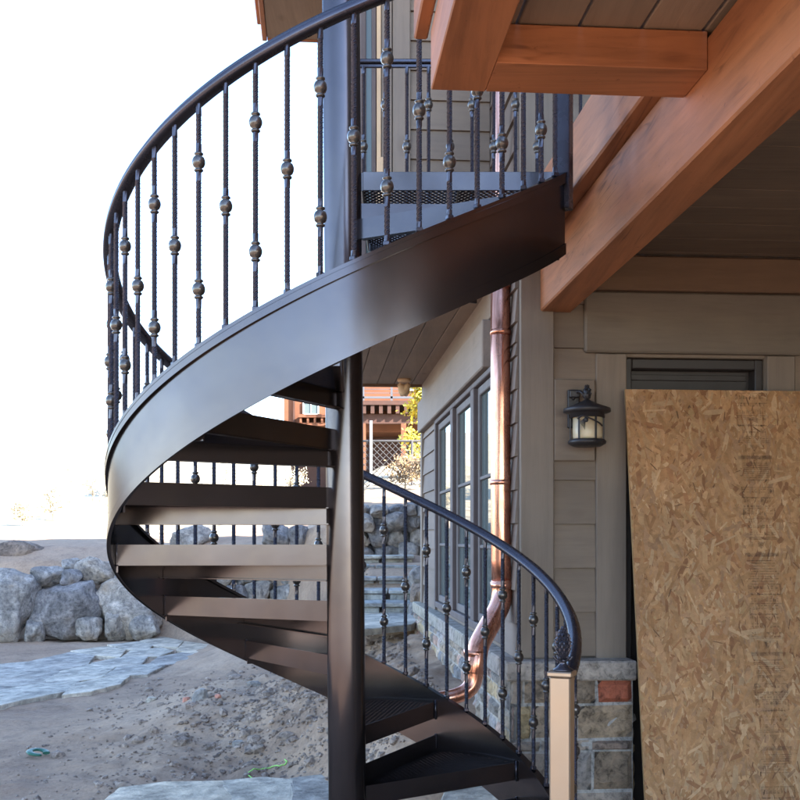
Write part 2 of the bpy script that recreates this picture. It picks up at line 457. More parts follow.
def boulder(x0, y0, x1, y1, d, label, seed, mat='rock', group='boulders of the rock retaining wall', name='boulder', depth=None, rot=0, rough=.14):
    a = P(x0, y1, d); b = P(x1, y0, d); w = b.x-a.x; h = b.z-a.z; dp = depth or max(.35, min(w, 1.0)*.8)
    me = rock_mesh(w, h, dp, seed, rough=rough, sub=4 if w > .25 else 3); me.materials.append(M[mat])
    o = bpy.data.objects.new(name, me); COL.objects.link(o)
    o.location = ((a.x+b.x)/2, d+dp*.25, a.z); 
    return tag(o, label, name.replace('_', ' '), group)
BL = [
 (-42, 568, 34, 646, 15.0, 'largest blue grey boulder at the left end of the rock wall', 11),
 (29, 580, 104, 642, 15.2, 'big rounded boulder with pale veins, second from the left in the rock wall', 5),
 (91, 578, 158, 641, 15.3, 'squarish grey boulder half hidden by the curved stringer', 23),
 (72, 556, 113, 588, 15.5, 'pale boulder on top of the rock wall, left of the stringer', 31),
 (103, 557, 140, 584, 15.6, 'grey boulder on top of the rock wall, cut off by the stringer edge', 37),
 (25, 566, 64, 588, 15.35, 'long flat buff stone lying on the big veined boulder', 83),
 (59, 569, 82, 587, 15.3, 'small wedge stone beside the long flat buff stone', 43),
 (74, 617, 101, 642, 15.05, 'small rounded stone wedged under the veined boulder', 47),
 (128, 615, 158, 641, 15.1, 'small grey stone at the foot of the squarish boulder', 53),
 (60, 558, 82, 573, 15.9, 'dark stone tucked behind the wedge stone', 59),
 (168, 524, 212, 556, 16.2, 'lone pale boulder seen between two treads left of the pole', 61),

 (22, 618, 44, 645, 15.0, 'small stone wedged between the largest boulder and the veined boulder', 91),
 (104, 612, 126, 643, 15.15, 'stone wedged low between the veined boulder and the squarish one', 97),
]
for r in BL: boulder(*r)
boulder(-12, 540, 41, 566, 16.6, 'brown lumpy boulder lying on the terrace above the rock wall', 71, 'rock_brown')
# wall behind the treads and behind the stone steps
rb = random.Random(12); n_b = 0
for (x0, x1, yb_, yt, d, gl) in ((196, 330, 606, 583, 14.3, 'lower'), (188, 330, 586, 562, 14.5, 'middle'), (250, 336, 566, 545, 14.4, 'upper'), (262, 338, 549, 524, 14.2, 'top')):
    x = x0
    while x < x1:
        w = rb.uniform(20, 36); n_b += 1
        o = boulder(x-2, yt-rb.uniform(-2, 4), x+w+2, yb_+2, d+rb.uniform(-.15, .15), 'grey boulder of the %s course, seen between the treads left of the pole' % gl, 100+n_b, group='%s course boulders behind the treads' % gl)
        x += w
for (yb_, yt, gl, sz) in ((562, 543, 'lowest', (18, 26)), (547, 527, 'middle', (15, 24)), (531, 512, 'upper', (12, 20)), (516, 503, 'topmost', (10, 18))):
    x = 362+rb.uniform(-14, 0)
    while x < 432:
        w = rb.uniform(*sz); n_b += 1
        boulder(x-1.5, yt-rb.uniform(-2, 3), x+w+1.5, yb_+2, 12.35+rb.uniform(-.1, .1), 'dark grey rock in the %s course of the wall above the stone steps' % gl, 200+n_b, group='%s course rocks above the steps' % gl, name='boulder')
        x += w
for i, (x0, y0, x1, y1, d) in enumerate(((408, 566, 428, 590, 9.9), (410, 584, 427, 608, 9.5), (408, 602, 424, 626, 9.2))):
    boulder(x0, y0, x1, y1, d, 'rough pale stone stacked at the right end of the steps, %s one' % ('topmost', 'middle', 'lowest')[i], 300+i, 'rock_brown' if i == 1 else 'rock', group='stones beside the steps')

# ------------------------------------------------------------------ flagstones
def flag(pts, z, label, group, seed, th=.045, d=None):
    """pts: pixel outline lying on the level z"""
    r = random.Random(seed); w = []
    for (px, py) in pts:
        t = z/((HOR-py)/F); w.append(Vector(((px-400)/F*t, t, z)))
    out = []
    for i in range(len(w)):
        a, b = w[i], w[(i+1) % len(w)]; L = (b-a).length; k = max(2, int(L/.07))
        nrm = Vector((-(b-a).y, (b-a).x, 0)).normalized()
        for j in range(k):
            out.append(a+(b-a)*j/k+nrm*(.010*noise.noise(Vector((j*.9+seed, i*3.1, 0)))*(1 if L < 1 else 2)))
    c = sum(out, Vector())/len(out); out = [c+(p-c)*1.12 for p in out]
    top = [p+Vector((0, 0, .004*noise.noise(p*5))) for p in out]; ins = [p+(c-p).normalized()*.008+Vector((0, 0, .005)) for p in top]
    bot = [p-Vector((0, 0, th)) for p in out]; m = len(out); mb = MB()
    mb.add([*bot, *top, *ins], [(i, (i+1) % m, m+(i+1) % m, m+i) for i in range(m)]+[(m+i, m+(i+1) % m, 2*m+(i+1) % m, 2*m+i) for i in range(m)]+[tuple(range(2*m, 3*m))])
    o = mb.build('flagstone', 'flag', origin=(c.x, c.y, z-th))
    return tag(o, label, 'flagstone', group)
GP = 'flagstones of the path across the yard'
ZP = -1.413
for i, (pts, lab) in enumerate([
 ([(-40, 668), (28, 663), (55, 672), (40, 682), (-10, 690), (-50, 690)], 'pale flagstone at the left end of the path, upper row'),
 ([(-60, 693), (-8, 692), (38, 684), (72, 683), (60, 692), (18, 700), (-30, 712), (-80, 716)], 'broad flagstone at the left end of the path, nearest the camera'),
 ([(31, 662), (70, 653), (92, 656), (86, 664), (60, 670)], 'wedge flagstone on the far edge of the path left of centre'),
 ([(60, 672), (90, 665), (112, 668), (100, 677), (76, 681), (46, 681)], 'flagstone in the middle of the path, left half'),
 ([(76, 684), (104, 678), (128, 676), (118, 684), (92, 691), (66, 694)], 'long near edge flagstone of the path, centre left'),
 ([(74, 651), (106, 647), (124, 650), (118, 657), (96, 655)], 'thin flagstone on the far edge of the path at its centre'),
 ([(94, 663), (120, 658), (146, 657), (140, 664), (116, 667)], 'flagstone in the middle of the path at its centre'),
 ([(106, 676), (118, 668), (150, 664), (160, 667), (146, 674), (130, 675)], 'near edge flagstone of the path, centre right'),
 ([(110, 645), (138, 642), (152, 645), (146, 650), (128, 649)], 'small far edge flagstone right of the path centre'),
 ([(124, 657), (132, 651), (160, 648), (172, 651), (158, 656)], 'flagstone in the middle of the path, right half'),
 ([(152, 663), (160, 657), (182, 653), (200, 656), (186, 661), (166, 665)], 'near edge flagstone of the path close to the stringer'),
 ([(142, 641), (160, 637), (182, 641), (176, 647), (156, 646)], 'far right flagstone of the path close to the stringer'),
 ([(178, 650), (186, 642), (215, 646), (212, 653), (200, 655)], 'flagstone at the right end of the path behind the stringer'),
 ]): flag([(x, y) for x, y in pts], ZP, lab, GP, 10+i)
for i, (pts, lab) in enumerate([
 ([(112, 800), (124, 789), (165, 784), (218, 783), (229, 797), (226, 812), (106, 812)], 'leftmost flagstone of the near row at the bottom of the photo'),
 ([(222, 783), (262, 779), (290, 781), (291, 795), (286, 812), (232, 812), (234, 797)], 'middle flagstone of the near row at the bottom of the photo'),
 ([(294, 780), (332, 776), (372, 779), (376, 812), (294, 812), (296, 795)], 'rightmost flagstone of the near row, partly behind the pole'),
 ]): flag(pts, -1.372, lab, 'near row of flagstones', 50+i, th=.06)
for i, (pts, lab) in enumerate([
 ([(352, 614), (384, 611), (388, 620), (380, 627), (344, 630)], 'flagstone at the foot of the stone steps, left piece'),
 ([(388, 611), (416, 609), (424, 618), (410, 624), (386, 626), (392, 619)], 'flagstone at the foot of the stone steps, right piece')]):
    flag(pts, -.655, lab, 'flagstones at the foot of the steps', 70+i)
flag([(448, 790), (486, 787), (500, 800), (490, 816), (440, 816)], -1.12, 'pale slab under the lowest treads beside the wall', 'slab under the stairs', 81, th=.3)

# ------------------------------------------------------------------ stone steps
st = empty('stone_steps', P(390, 620, 9.1), 'pale stone slab steps climbing to the rock wall beside the house', 'steps')
zs = [(-.565, 9.35), (-.475, 9.85), (-.375, 10.35), (-.275, 10.85), (-.185, 11.35)]
for i, (z, y) in enumerate(zs):
    mb = MB(); r = random.Random(i+5); cuts = [-.62, -.18+r.uniform(-.12, .12), .24-.02*i]
    for a, b in zip(cuts, cuts[1:]):
        mb.bbox((a+.006, y+r.uniform(-.03, .03), z-.035), (b-.006, y+.62, z), bv=.008)
        mb.bbox((a+.02, y+.05, z-.13), (b-.03, y+.5, z-.038), bv=.006)
    mb.build('step', 'slab', st)

# ------------------------------------------------------------------ small things on the ground
def gp(px, py, z0=None):
    d = 5.0
    while d < 20:
        p = P(px, py, d)
        if p.z <= ground(p.x, p.y): return p
        d += .01
    return p
p = gp(199, 699); o = boulder(191, 689, 208, 706, p.y, 'pale flat stone lying on the dirt heap', 401, 'flag', None, 'loose_stone', .16)
p = gp(150, 702); boulder(145, 697, 156, 706, p.y, 'small whitish stone at the left edge of the dirt heap', 402, 'flag', None, 'loose_stone', .1)
p = gp(238, 745); boulder(232, 741, 244, 751, p.y, 'small round pale stone low on the dirt heap', 403, 'flag', None, 'loose_stone', .09)
p = gp(252, 687); boulder(246, 681, 262, 692, p.y, 'grey angular stone high on the dirt heap', 405, 'rock', None, 'loose_stone', .09)
p = gp(186, 701); boulder(182, 697, 190, 704, p.y, 'orange red chip beside the pale flat stone', 406, 'orange_chip', None, 'brick_chip', .06)
p = gp(217, 698); boulder(214, 694, 221, 701, p.y, 'dull orange chip right of the pale flat stone', 407, 'orange_chip', None, 'brick_chip', .05)
p = gp(38, 757); mb = MB(); pts = []
for i in range(25):
    a = radians(-60+i*300/24); pts.append((p.x+.052*cos(a+1.2), p.y+.062*sin(a+1.2), p.z+.032+.01*sin(a)))
mb.sweep(pts, [(.024*cos(t*pi/4), .010*sin(t*pi/4)) for t in range(8)])
tag(mb.build('plastic_ring', 'green', origin=tuple(p)), 'broken green plastic ring lying on the dirt', 'ring')
mb = MB(); sp = []
for t, (px, py) in enumerate([(262, 781), (251, 779), (246, 776), (252, 772), (262, 771), (272, 769), (279, 768), (285, 766), (287, 763), (284, 761)]):
    q = gp(px, py); q = Vector((q.x, q.y, ground(q.x, q.y)+.012)); sp.append(q)
sm = []
for i in range(len(sp)-1):
    for k in range(5): 
        q = sp[i].lerp(sp[i+1], k/5); q.z = ground(q.x, q.y)+.010; sm.append(q)
mb.tube(sm, .0035, 6); tag(mb.build('string', 'string', origin=tuple(sm[0])), 'bright green string trailing over the dirt', 'string')
p = P(-1, 545, 16.2); mb = MB(); mb.bbox((p.x-.05, 16.17, ground(p.x, 16.2)-.3), (p.x+.0, 16.23, .62), bv=.01)
tag(mb.build('wooden_post', 'fardark', origin=(p.x, 16.2, -.4)), 'thin dark wooden post at the left edge of the photo', 'post')

# ------------------------------------------------------------------ chain link fence on the slope
YF = 20.0
fn = empty('chain_link_fence', P(390, 505, YF), 'chain link fence standing on the bright slope above the rock wall', 'fence')
fx0, fx1 = P(326, 0, YF).x, P(470, 0, YF).x; fz0, fz1 = P(0, 507, YF).z, P(0, 441, YF).z
mb = MB(); s = .115; k = fx0-(fz1-fz0)
def seg(mb, a, b, w):
    a = Vector(a); b = Vector(b); t = (b-a).normalized(); sd = Vector((t.z, 0, -t.x))*w; dy = Vector((0, w, 0))
    mb.add([a-sd, a-dy, a+sd, a+dy, b-sd, b-dy, b+sd, b+dy], [(0, 1, 5, 4), (1, 2, 6, 5), (2, 3, 7, 6), (3, 0, 4, 7)])
hh = fz1-fz0
while k < fx1:
    for sg in (1, -1):
        xa, xb = (k, k+hh) if sg > 0 else (k+hh, k)
        za, zb = fz0, fz1
        # clip in x
        def clip(xa, za, xb, zb):
            if xa > xb: xa, za, xb, zb = xb, zb, xa, za
            if xb < fx0 or xa > fx1: return None
            if xa < fx0: t = (fx0-xa)/(xb-xa); xa, za = fx0, za+(zb-za)*t
            if xb > fx1: t = (fx1-xa)/(xb-xa); xb, zb = fx1, za+(zb-za)*t
            return xa, za, xb, zb
        c = clip(xa, za, xb, zb)
        if c and c[2]-c[0] > .01: seg(mb, (c[0], YF+.004*sg, c[1]), (c[2], YF+.004*sg, c[3]), .0065)
    k += s
mb.build('chain_link', 'galv', fn)
mb = MB(); mb.tube([(fx0, YF, fz1), (fx1, YF, fz1)], .022, 8); mb.build('top_rail', 'galv', fn)
for px, top in ((331, 441), (371, 421), (412, 441), (455, 441)):
    q = P(px, 0, YF-.03); mb = MB(); mb.tube([(q.x, q.y, fz0-.4), (q.x, q.y, P(0, top, YF).z)], .024, 8, up=(0, 1, 0)); mb.build('post', 'white_paint' if top == 421 else 'galv', fn)

# ------------------------------------------------------------------ far house on the hill
DH = 34.0
fh = empty('hillside_house', P(350, 470, DH), 'orange brown wooden house with a railed balcony on the hill beyond', 'house')
def fb(mb, x0, y0, x1, y1, d0, d1, **k):
    a = P(x0, y1, DH); b = P(x1, y0, DH); mb.box((a.x, DH+d0, a.z), (b.x, DH+d1, b.z), **k)
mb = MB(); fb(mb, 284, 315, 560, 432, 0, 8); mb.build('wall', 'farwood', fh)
mb = MB(); fb(mb, 284.5, 432.2, 560, 520, 1.6, 7.9); mb.build('lower_wall', 'fardark', fh)  # recessed below the balcony level; its shade is painted in by the darker material
mb = MB(); a = P(276, 318, DH); b = P(570, 300, DH)
mb.add([(a.x, DH-1, a.z), (b.x, DH-1, a.z), (b.x, DH+9, a.z), (a.x, DH+9, a.z), (a.x, DH+4, a.z+1.2), (b.x, DH+4, a.z+1.2), (a.x, DH-1, a.z-.2), (b.x, DH-1, a.z-.2), (b.x, DH+9, a.z-.2), (a.x, DH+9, a.z-.2)],
       [(0, 1, 5, 4), (2, 3, 4, 5), (1, 2, 5), (3, 0, 4), (6, 7, 1, 0), (7, 8, 2, 1), (8, 9, 3, 2), (9, 6, 0, 3), (6, 9, 8, 7)])
mb.build('roof', 'farroof', fh)
# balcony: floor, joist ends, railing
bal = MB(); fb(bal, 352, 407, 560, 411, -1.6, 0); fb(bal, 352, 419, 560, 428, -1.3, -1.1)
bo = bal.build('balcony', 'fardark', fh)
mb = MB()
for i in range(26): fb(mb, 356+i*8, 411, 359.5+i*8, 419, -1.55, 0)
mb.build('joist', 'fardark', bo)
mb = MB(); fb(mb, 352, 380, 560, 382.5, -1.6, -1.52); fb(mb, 352, 403, 560, 405, -1.6, -1.54)
for i in range(8): fb(mb, 364+i*27, 380, 366+i*27, 407, -1.6, -1.52)
for i in range(5): fb(mb, 352, 385+i*3.6, 560, 385.5+i*3.6, -1.57, -1.55)
mb.build('railing', 'fargrey', bo)
for x0, y0, x1, y1 in ((409, 375, 419, 391), (303, 402, 319, 415), (440, 345, 470, 390)):
    mb = MB(); fb(mb, x0, y0, x1, y0+1, -.08, 0); fb(mb, x0, y1-1, x1, y1, -.08, 0); fb(mb, x0, y0, x0+1, y1, -.08, 0); fb(mb, x1-1, y0, x1, y1, -.08, 0); fb(mb, (x0+x1)/2-.4, y0, (x0+x1)/2+.4, y1, -.07, 0)
    w = mb.build('window', 'white_paint', fh); mb = MB(); fb(mb, x0+.6, y0+.6, x1-.6, y1-.6, -.04, -.01); mb.build('pane', 'glass', w)
mb = MB(); fb(mb, 300, 416, 330, 419, -.5, -.003); fb(mb, 300, 424, 330, 427, -.4, -.003)
for i in range(4): fb(mb, 301+i*7, 419, 303+i*7, 424, -.45, -.004)
mb.build('deck_edge', 'farwood', fh)
mb = MB(); fb(mb, 293.5, 360, 295, 440, -.12, -.03); mb.build('downpipe', 'fardark', fh)
for px in (362, 401, 470): mb = MB(); fb(mb, px, 428, px+5, 500, -1.35, -1.05); mb.build('balcony_post', 'farwood', fh)
mb = MB(); fb(mb, 284.5, 372, 286.8, 379, -.25, 0); mb.build('wall_lamp', 'fardark', fh)

# ------------------------------------------------------------------ yellow tree and dry shrubs
def leafy(name, base, h, r, nleaf, pal, label, cat, seed, group=None, lsz=.06, trunk=.05, mat='leaves', barkm='bark'):
    t = empty(name, base, label, cat, group); rr = random.Random(seed); b = Vector(base); mb = MB(); tips = []
    top = b+Vector((0, 0, h*.92)); mb.tube([b-Vector((0, 0, .3)), b+Vector((.03, 0, h*.4)), top], trunk, 7, scale=[1, .7, .15])
    for i in range(34):
        z = rr.uniform(.22, .9); a = rr.uniform(0, 6.3); s0 = b+Vector((0, 0, h*z)); L = r*(1.25-z*.75)*rr.uniform(.6, 1.1)
        e = s0+Vector((cos(a)*L, sin(a)*L, L*.55)); mb.tube([s0, s0.lerp(e, .5)+Vector((0, 0, -.04)), e], trunk*.3, 5, scale=[1, .7, .3]); tips += [e, s0.lerp(e, .6), s0.lerp(e, .35)]
    mb.build('trunk', barkm, t); mb = MB()
    for i in range(nleaf):
        c = rr.choice(tips)+Vector((rr.gauss(0, 1), rr.gauss(0, 1), rr.gauss(0, 1)))*r*.14
        u = Vector((rr.gauss(0, 1), rr.gauss(0, 1), rr.gauss(0, 1))).normalized(); w = u.orthogonal().normalized(); s = lsz*rr.uniform(.6, 1.3)
        mb.add([c-u*s, c+w*s*.6, c+u*s, c-w*s*.6], [(0, 1, 2, 3)], col=rr.choice(pal))
    mb.build('crown', mat, t)
    return t
leafy('yellow_tree', tuple(P(436, 500, 24)), 2.9, .85, 5200, [(.75, .55, .06), (.82, .66, .12), (.6, .5, .08), (.55, .38, .05), (.4, .42, .1)], 'small yellow autumn tree rising behind the house corner', 'tree', 4)
for i, (px, py, d, h, lab) in enumerate([(52, 541, 24, .75, 'dry twiggy bush on the bright slope at the far left'), (112, 536, 27, .6, 'faint dry bush on the bright slope just left of the stringer'), (226, 520, 30, 1.3, 'dry bush on the slope seen between the treads'),
      (404, 505, 19, .55, 'tangled dry brush at the foot of the chain link fence'), (425, 503, 18.6, .6, 'dry brush at the chain link fence beside the house corner'), (288, 505, 29, 1.0, 'dry bush on the slope just left of the pole'), (22, 530, 22, .5, 'small dry bush above the brown boulder at the far left'), (92, 520, 33, 1.1, 'pale dry bush higher on the slope left of the stringer'), (68, 512, 40, 1.4, 'farthest pale bush on the left hillside'), (262, 512, 24, .6, 'low dry bush seen between the treads beside the pole')]):
    x = P(px, 0, d).x
    leafy('dry_shrub', (x, d, ground(x, d)-.03), h, h*.55, 700, [(.5, .42, .28), (.45, .38, .26), (.55, .5, .36)] if d > 20 else [(.3, .2, .1), (.22, .15, .09), (.36, .25, .13), (.14, .1, .07)], lab, 'bush', 20+i, 'dry bushes on the slope', .03, .02, 'leaves', 'twig')  # paler leaves on far bushes paint in the glare of the bright slope

# ================================================================== THE HOUSE
house = empty('house', H(0, 0, -1.45), 'grey brown lap sided house with stone base, the building at the right', 'house')
ZS = 1.20   # soffit level
rs = random.Random(31)
def lap(mb, p0, p1, z0, z1, ex, nrm, off=.0, joint=True, z_ref=None):
    """lap boards from p0 to p1 (a,b), outward normal nrm (a,b)"""
    z = z0 if z_ref is None else z_ref-math.ceil((z_ref-z0)/ex)*ex
    L = sqrt((p1[0]-p0[0])**2+(p1[1]-p0[1])**2)
    while z < z1-.005:
        za, zb = max(z, z0), min(z+ex, z1)
        cuts = [0, 1]
        if joint and L > .7:
            cuts = [0]; c = rs.uniform(.15, .9)
            while c < L-.15: cuts.append(c/L); c += rs.uniform(.7, 1.5)
            cuts.append(1)
        for s, e in zip(cuts, cuts[1:]):
            g = .0015/L; s2, e2 = s+(g if s > 0 else 0), e-(g if e < 1 else 0)
            t0 = .018; t1 = .006
            q = []
            for f in (s2, e2):
                a = p0[0]+(p1[0]-p0[0])*f; b = p0[1]+(p1[1]-p0[1])*f
                for (o_, z_) in ((off, za+.002), (off+t0, za+.002), (off+t1, zb), (off, zb)): q.append(H(a+nrm[0]*o_, b+nrm[1]*o_, z_))
            mb.add(q, [(0, 1, 5, 4), (1, 2, 6, 5), (2, 3, 7, 6), (3, 0, 4, 7), (0, 3, 2, 1), (4, 5, 6, 7)], tone=rs.random())
        z += ex
def hb(mb, a0, a1, b0, b1, z0, z1, bv=.004, **k):
    mb.bbox((a0, b0, z0), (a1, b1, z1), HM, bv, **k)

# opening positions read from the photo
aD0, zDt = on_front(625, 357); aD1, _ = on_front(765, 357); aC0, _ = on_front(596, 357, -.022); aC1, _ = on_front(795, 357, -.022)
aHd, zH0 = on_front(585, 352, -.035); _, zH1 = on_front(600, 291, -.035)
ZCAP = -.50
# solid wall bodies
mb = MB(); hb(mb, 0, aD0, 0, .25, -1.5, ZS); hb(mb, aD1, 3.2, 0, .25, -1.5, ZS); hb(mb, aD0, aD1, 0, .25, zDt, ZS)
mb.build('wall', 'trim_v', house)
# lower front siding
mb = MB(); lap(mb, (.14, 0), (aC0+.01, 0), ZCAP, ZS-.1, .1835, (0, -1), joint=False, z_ref=on_front(570, 349)[1])
mb.build('siding', 'siding', house); mb = MB()
lap(mb, (aC1-.01, 0), (3.2, 0), ZCAP-.9, ZS-.1, .1835, (0, -1), z_ref=on_front(570, 349)[1])
mb.build('siding', 'siding', house)
# lamp mounting board
a0, z1 = on_front(553, 379, -.03); a1, z0 = on_front(596, 461, -.03)
mb = MB(); hb(mb, a0+.006, a1-.004, -.032, 0, z0, z1); mb.build('mounting_board', 'siding', house)
mb = MB(); hb(mb, 0-.0, .142, -.03, 0, ZCAP, ZS-.02); mb.build('corner_board', 'trim_v', house)
mb = MB(); hb(mb, aHd, 3.2, -.038, 0, zH0, zH1, .008); mb.build('header_board', 'trim_x', house)
for a, b in ((aC0, aD0), (aD1, aC1)):
    mb = MB(); hb(mb, a, b, -.026, 0, -1.45, zH0-.003); mb.build('door_casing', 'trim_v', house)
# crown board under the ceiling
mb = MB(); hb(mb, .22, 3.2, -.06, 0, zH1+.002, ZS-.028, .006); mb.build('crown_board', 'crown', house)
# door
mb = MB(); hb(mb, aD0+.002, aD1-.002, .09, .13, -1.45, zDt-.002, .002)
hb(mb, aD0, aD0+.035, .02, .09, -1.45, zDt-.002); hb(mb, aD1-.035, aD1, .02, .09, -1.45, zDt-.002); hb(mb, aD0+.035, aD1-.035, .02, .088, zDt-.045, zDt-.003)
hb(mb, aD0+.05, aD1-.05, .08, .09, zDt-.085, zDt-.06, .002)
for s in range(3): hb(mb, aD0+.10+s*.16, aD0+.23+s*.16, .075, .09, -1.0, zDt-.13, .008)
mb.build('door', 'door', house)
# left wall: body, siding, window
BW0, BW1 = .38, 2.96; zW1, zW0 = .815, -.456; BE = 3.95
mb = MB(); hb(mb, 0, .2, .25, BW0, -1.5, ZS); hb(mb, 0, .2, BW1, BE, -1.5, ZS); hb(mb, 0, .2, BW0, BW1, -1.5, zW0); hb(mb, 0, .2, BW0, BW1, zW1, ZS)
mb.build('wall', 'trim_y', house)
mb = MB()
for b0, b1 in ((BW1+.05, BE-.1), (.0, BW0-.05)):
    if b0 == 0: mb.build('siding', 'siding_side', house); mb = MB()
    lap(mb, (0, b0+.002), (0, b1), ZCAP, zW1+.01 if b0 == 0 else zW1, .14, (-1, 0), joint=False)
lap(mb, (0, .0), (0, .33), zW1+.0, ZS, .14, (-1, 0), joint=False, z_ref=ZCAP+.14*10)
mb.build('siding', 'siding_side', house)
mb = MB(); bh0 = on_left(486, 322, -.03)[0]
hb(mb, -.050, 0, bh0, BE-.002, zW1+.003, 1.05, .006); mb.build('window_header', 'trim_y', house)
mb = MB(); hb(mb, -.016, 0, .34, BE, 1.052, ZS-.001, .003); mb.build('frieze_board', 'trim_y', house)
mb = MB(); hb(mb, -.028, 0, BE-.1, BE, ZCAP, zW1+.003); mb.build('corner_board', 'trim_v', house)
wf = MB()
hb(wf, -.022, .06, BW0-.06, BW0, zW0-.02, zW1); hb(wf, -.022, .06, BW1, BW1+.06, zW0-.02, zW1); hb(wf, -.022, .06, BW0, BW1, zW0-.02, zW0+.02); hb(wf, -.022, .06, BW0, BW1, zW1-.03, zW1)
for bm_ in (1.20, 2.06): hb(wf, -.024, .06, bm_-.055, bm_+.055, zW0+.021, zW1-.031)
win = wf.build('window', 'wframe', house)
for b0, b1 in ((BW0, 1.145), (1.255, 2.005), (2.115, BW1)):
    mb = MB(); z0, z1 = zW0+.022, zW1-.032; hgt = z1-z0
    for (p, q, r_, s_) in ((b0+.002, b0+.045, z0, z1), (b1-.045, b1-.002, z0, z1), (b0+.045, b1-.045, z0, z0+.045), (b0+.045, b1-.045, z1-.045, z1)): hb(mb, .0, .035, p, q, r_, s_)
    for f in (.32, .61): hb(mb, .004, .03, b0+.046, b1-.046, z0+hgt*f-.009, z0+hgt*f+.009, .003)
    
    sa = mb.build('sash', 'sash', win)
    mb = MB(); mb.box((.016, b0+.03, z0+.03), (.022, b1-.03, z1-.03), HM); mb.build('pane', 'glass', win)
mb = MB(); hb(mb, .05, .08, BW0-.01, BW1+.01, zW0, zW1, .002); mb.build('window_shade', 'interior', win)

# stone base with cap
PAL = [(.30, .25, .20), (.24, .21, .18), (.36, .29, .22), (.20, .19, .19), (.33, .27, .24), (.40, .30, .18), (.27, .25, .24), (.34, .23, .18)]
rst = random.Random(77)
def stones(mb, u0, u1, z0, z1, place, rows=None, colors=None, light=1.0):
    """place(u, z, out) -> world point; fills with bevelled, slightly uneven blocks"""
    zt = z1; ri = 0
    while zt > z0+.02:
        hgt = rows[ri] if rows and ri < len(rows) else rst.choice((.075, .10, .13, .16, .05)); zb = max(z0, zt-hgt)
        u = u0; ci = 0
        spec = colors[ri] if colors and ri < len(colors) else None
        while u < u1-.01:
            if spec and ci < len(spec): w, col = spec[ci]
            else: w, col = rst.uniform(.09, .26), rst.choice(PAL)
            ue = min(u1, u+w)
            if u1-ue < .05: ue = u1
            kk = light*rst.uniform(.8, 1.15); col = tuple(min(1, c*kk) for c in col)
            g = .0055; out = rst.uniform(.004, .018); bv = .006
            A = [(u+g, zb+g), (ue-g, zb+g), (ue-g, zt-g), (u+g, zt-g)]
            def jit(p): return (p[0]+rst.uniform(-.003, .003), p[1]+rst.uniform(-.003, .003))
            A = [jit(p) for p in A]; nu, nz = 7, 5
            c0 = [place(p[0], p[1], -.004) for p in A]; vs = []; 
            for j in range(nz+1):
                for i in range(nu+1):
                    fu, fz = i/nu, j/nz
                    x = (A[0][0]*(1-fu)+A[1][0]*fu)*(1-fz)+(A[3][0]*(1-fu)+A[2][0]*fu)*fz
                    z = (A[0][1]*(1-fu)+A[1][1]*fu)*(1-fz)+(A[3][1]*(1-fu)+A[2][1]*fu)*fz
                    edge = min(i, nu-i, j, nz-j)
                    o_ = 0 if edge == 0 else out+.011*noise.noise(Vector((x*22, z*22, ri)))
                    vs.append(place(x, z, o_))
            mb.add(vs, [(j*(nu+1)+i, j*(nu+1)+i+1, (j+1)*(nu+1)+i+1, (j+1)*(nu+1)+i) for j in range(nz) for i in range(nu)], col=col)
            u = ue; ci += 1
        zt = zb; ri += 1
BF = -.115; AL = -.06
aR = on_front(633, 680, BF)[0]
mb = MB(); hb(mb, AL, aR, BF, -.001, -1.6, ZCAP-.08, .002, col=(.36, .34, .32)); hb(mb, AL, -.001, BF, BE+.05, -1.6, ZCAP-.08, .002, col=(.40, .37, .33))
D_ = lambda: None
px2 = lambda p: on_front(p, 700, BF)[0]
rowz = [on_front(600, y, BF)[1] for y in (679.5, 704, 739, 751, 791, 820)]
rowh = [rowz[i]-rowz[i+1] for i in range(5)]
sp = lambda *xs: [(px2(x1)-px2(x0), c) for (x0, x1, c) in xs]
MOT = (.27, .205, .15); RED = (.42, .125, .07); OCH = (.34, .25, .14); GRY = (.29, .24, .20); PNK = (.30, .22, .19)
cols = [sp((509, 523, GRY), (523, 556, MOT), (556, 596, MOT), (596, 633, RED)), sp((509, 514, PNK), (514, 531, OCH), (531, 576, MOT), (576, 626, (.30, .22, .15)), (626, 633, PNK)),
        sp((509, 540, GRY), (540, 590, GRY), (590, 625, (.27, .2, .16)), (625, 633, PNK)), sp((509, 548, GRY), (548, 592, (.25, .22, .2)), (592, 633, (.21, .155, .11))), sp((509, 560, PNK), (560, 633, GRY))]
stones(mb, AL, aR, -1.6, rowz[0], lambda u, z, o: H(u, BF-o, z), rowh, cols)
stones(mb, BF, BE+.05, -1.6, ZCAP-.083, lambda u, z, o: H(AL-o, u, z), None, None, 1.15)
stones(mb, BF, -.002, -1.6, ZCAP-.083, lambda u, z, o: H(aR+o, u, z), None, None, 1.0)
mb.build('stone_base', 'ashlar', house)
mb = MB(); capc = (.35, .30, .26)
hb(mb, -.082, aR+.012, -.143, -.001, ZCAP-.08, ZCAP, .008, col=capc)
b = -.141
for bn in (.62, 1.45, 2.3, 3.1, BE+.08): hb(mb, -.082, -.0015, b+.0 if b > 0 else 0.0, bn-.003, ZCAP-.08, ZCAP, .006, col=tuple(c*rst.uniform(.93, 1.05) for c in capc)); b = bn
mb.build('stone_cap', 'ashlar', house)

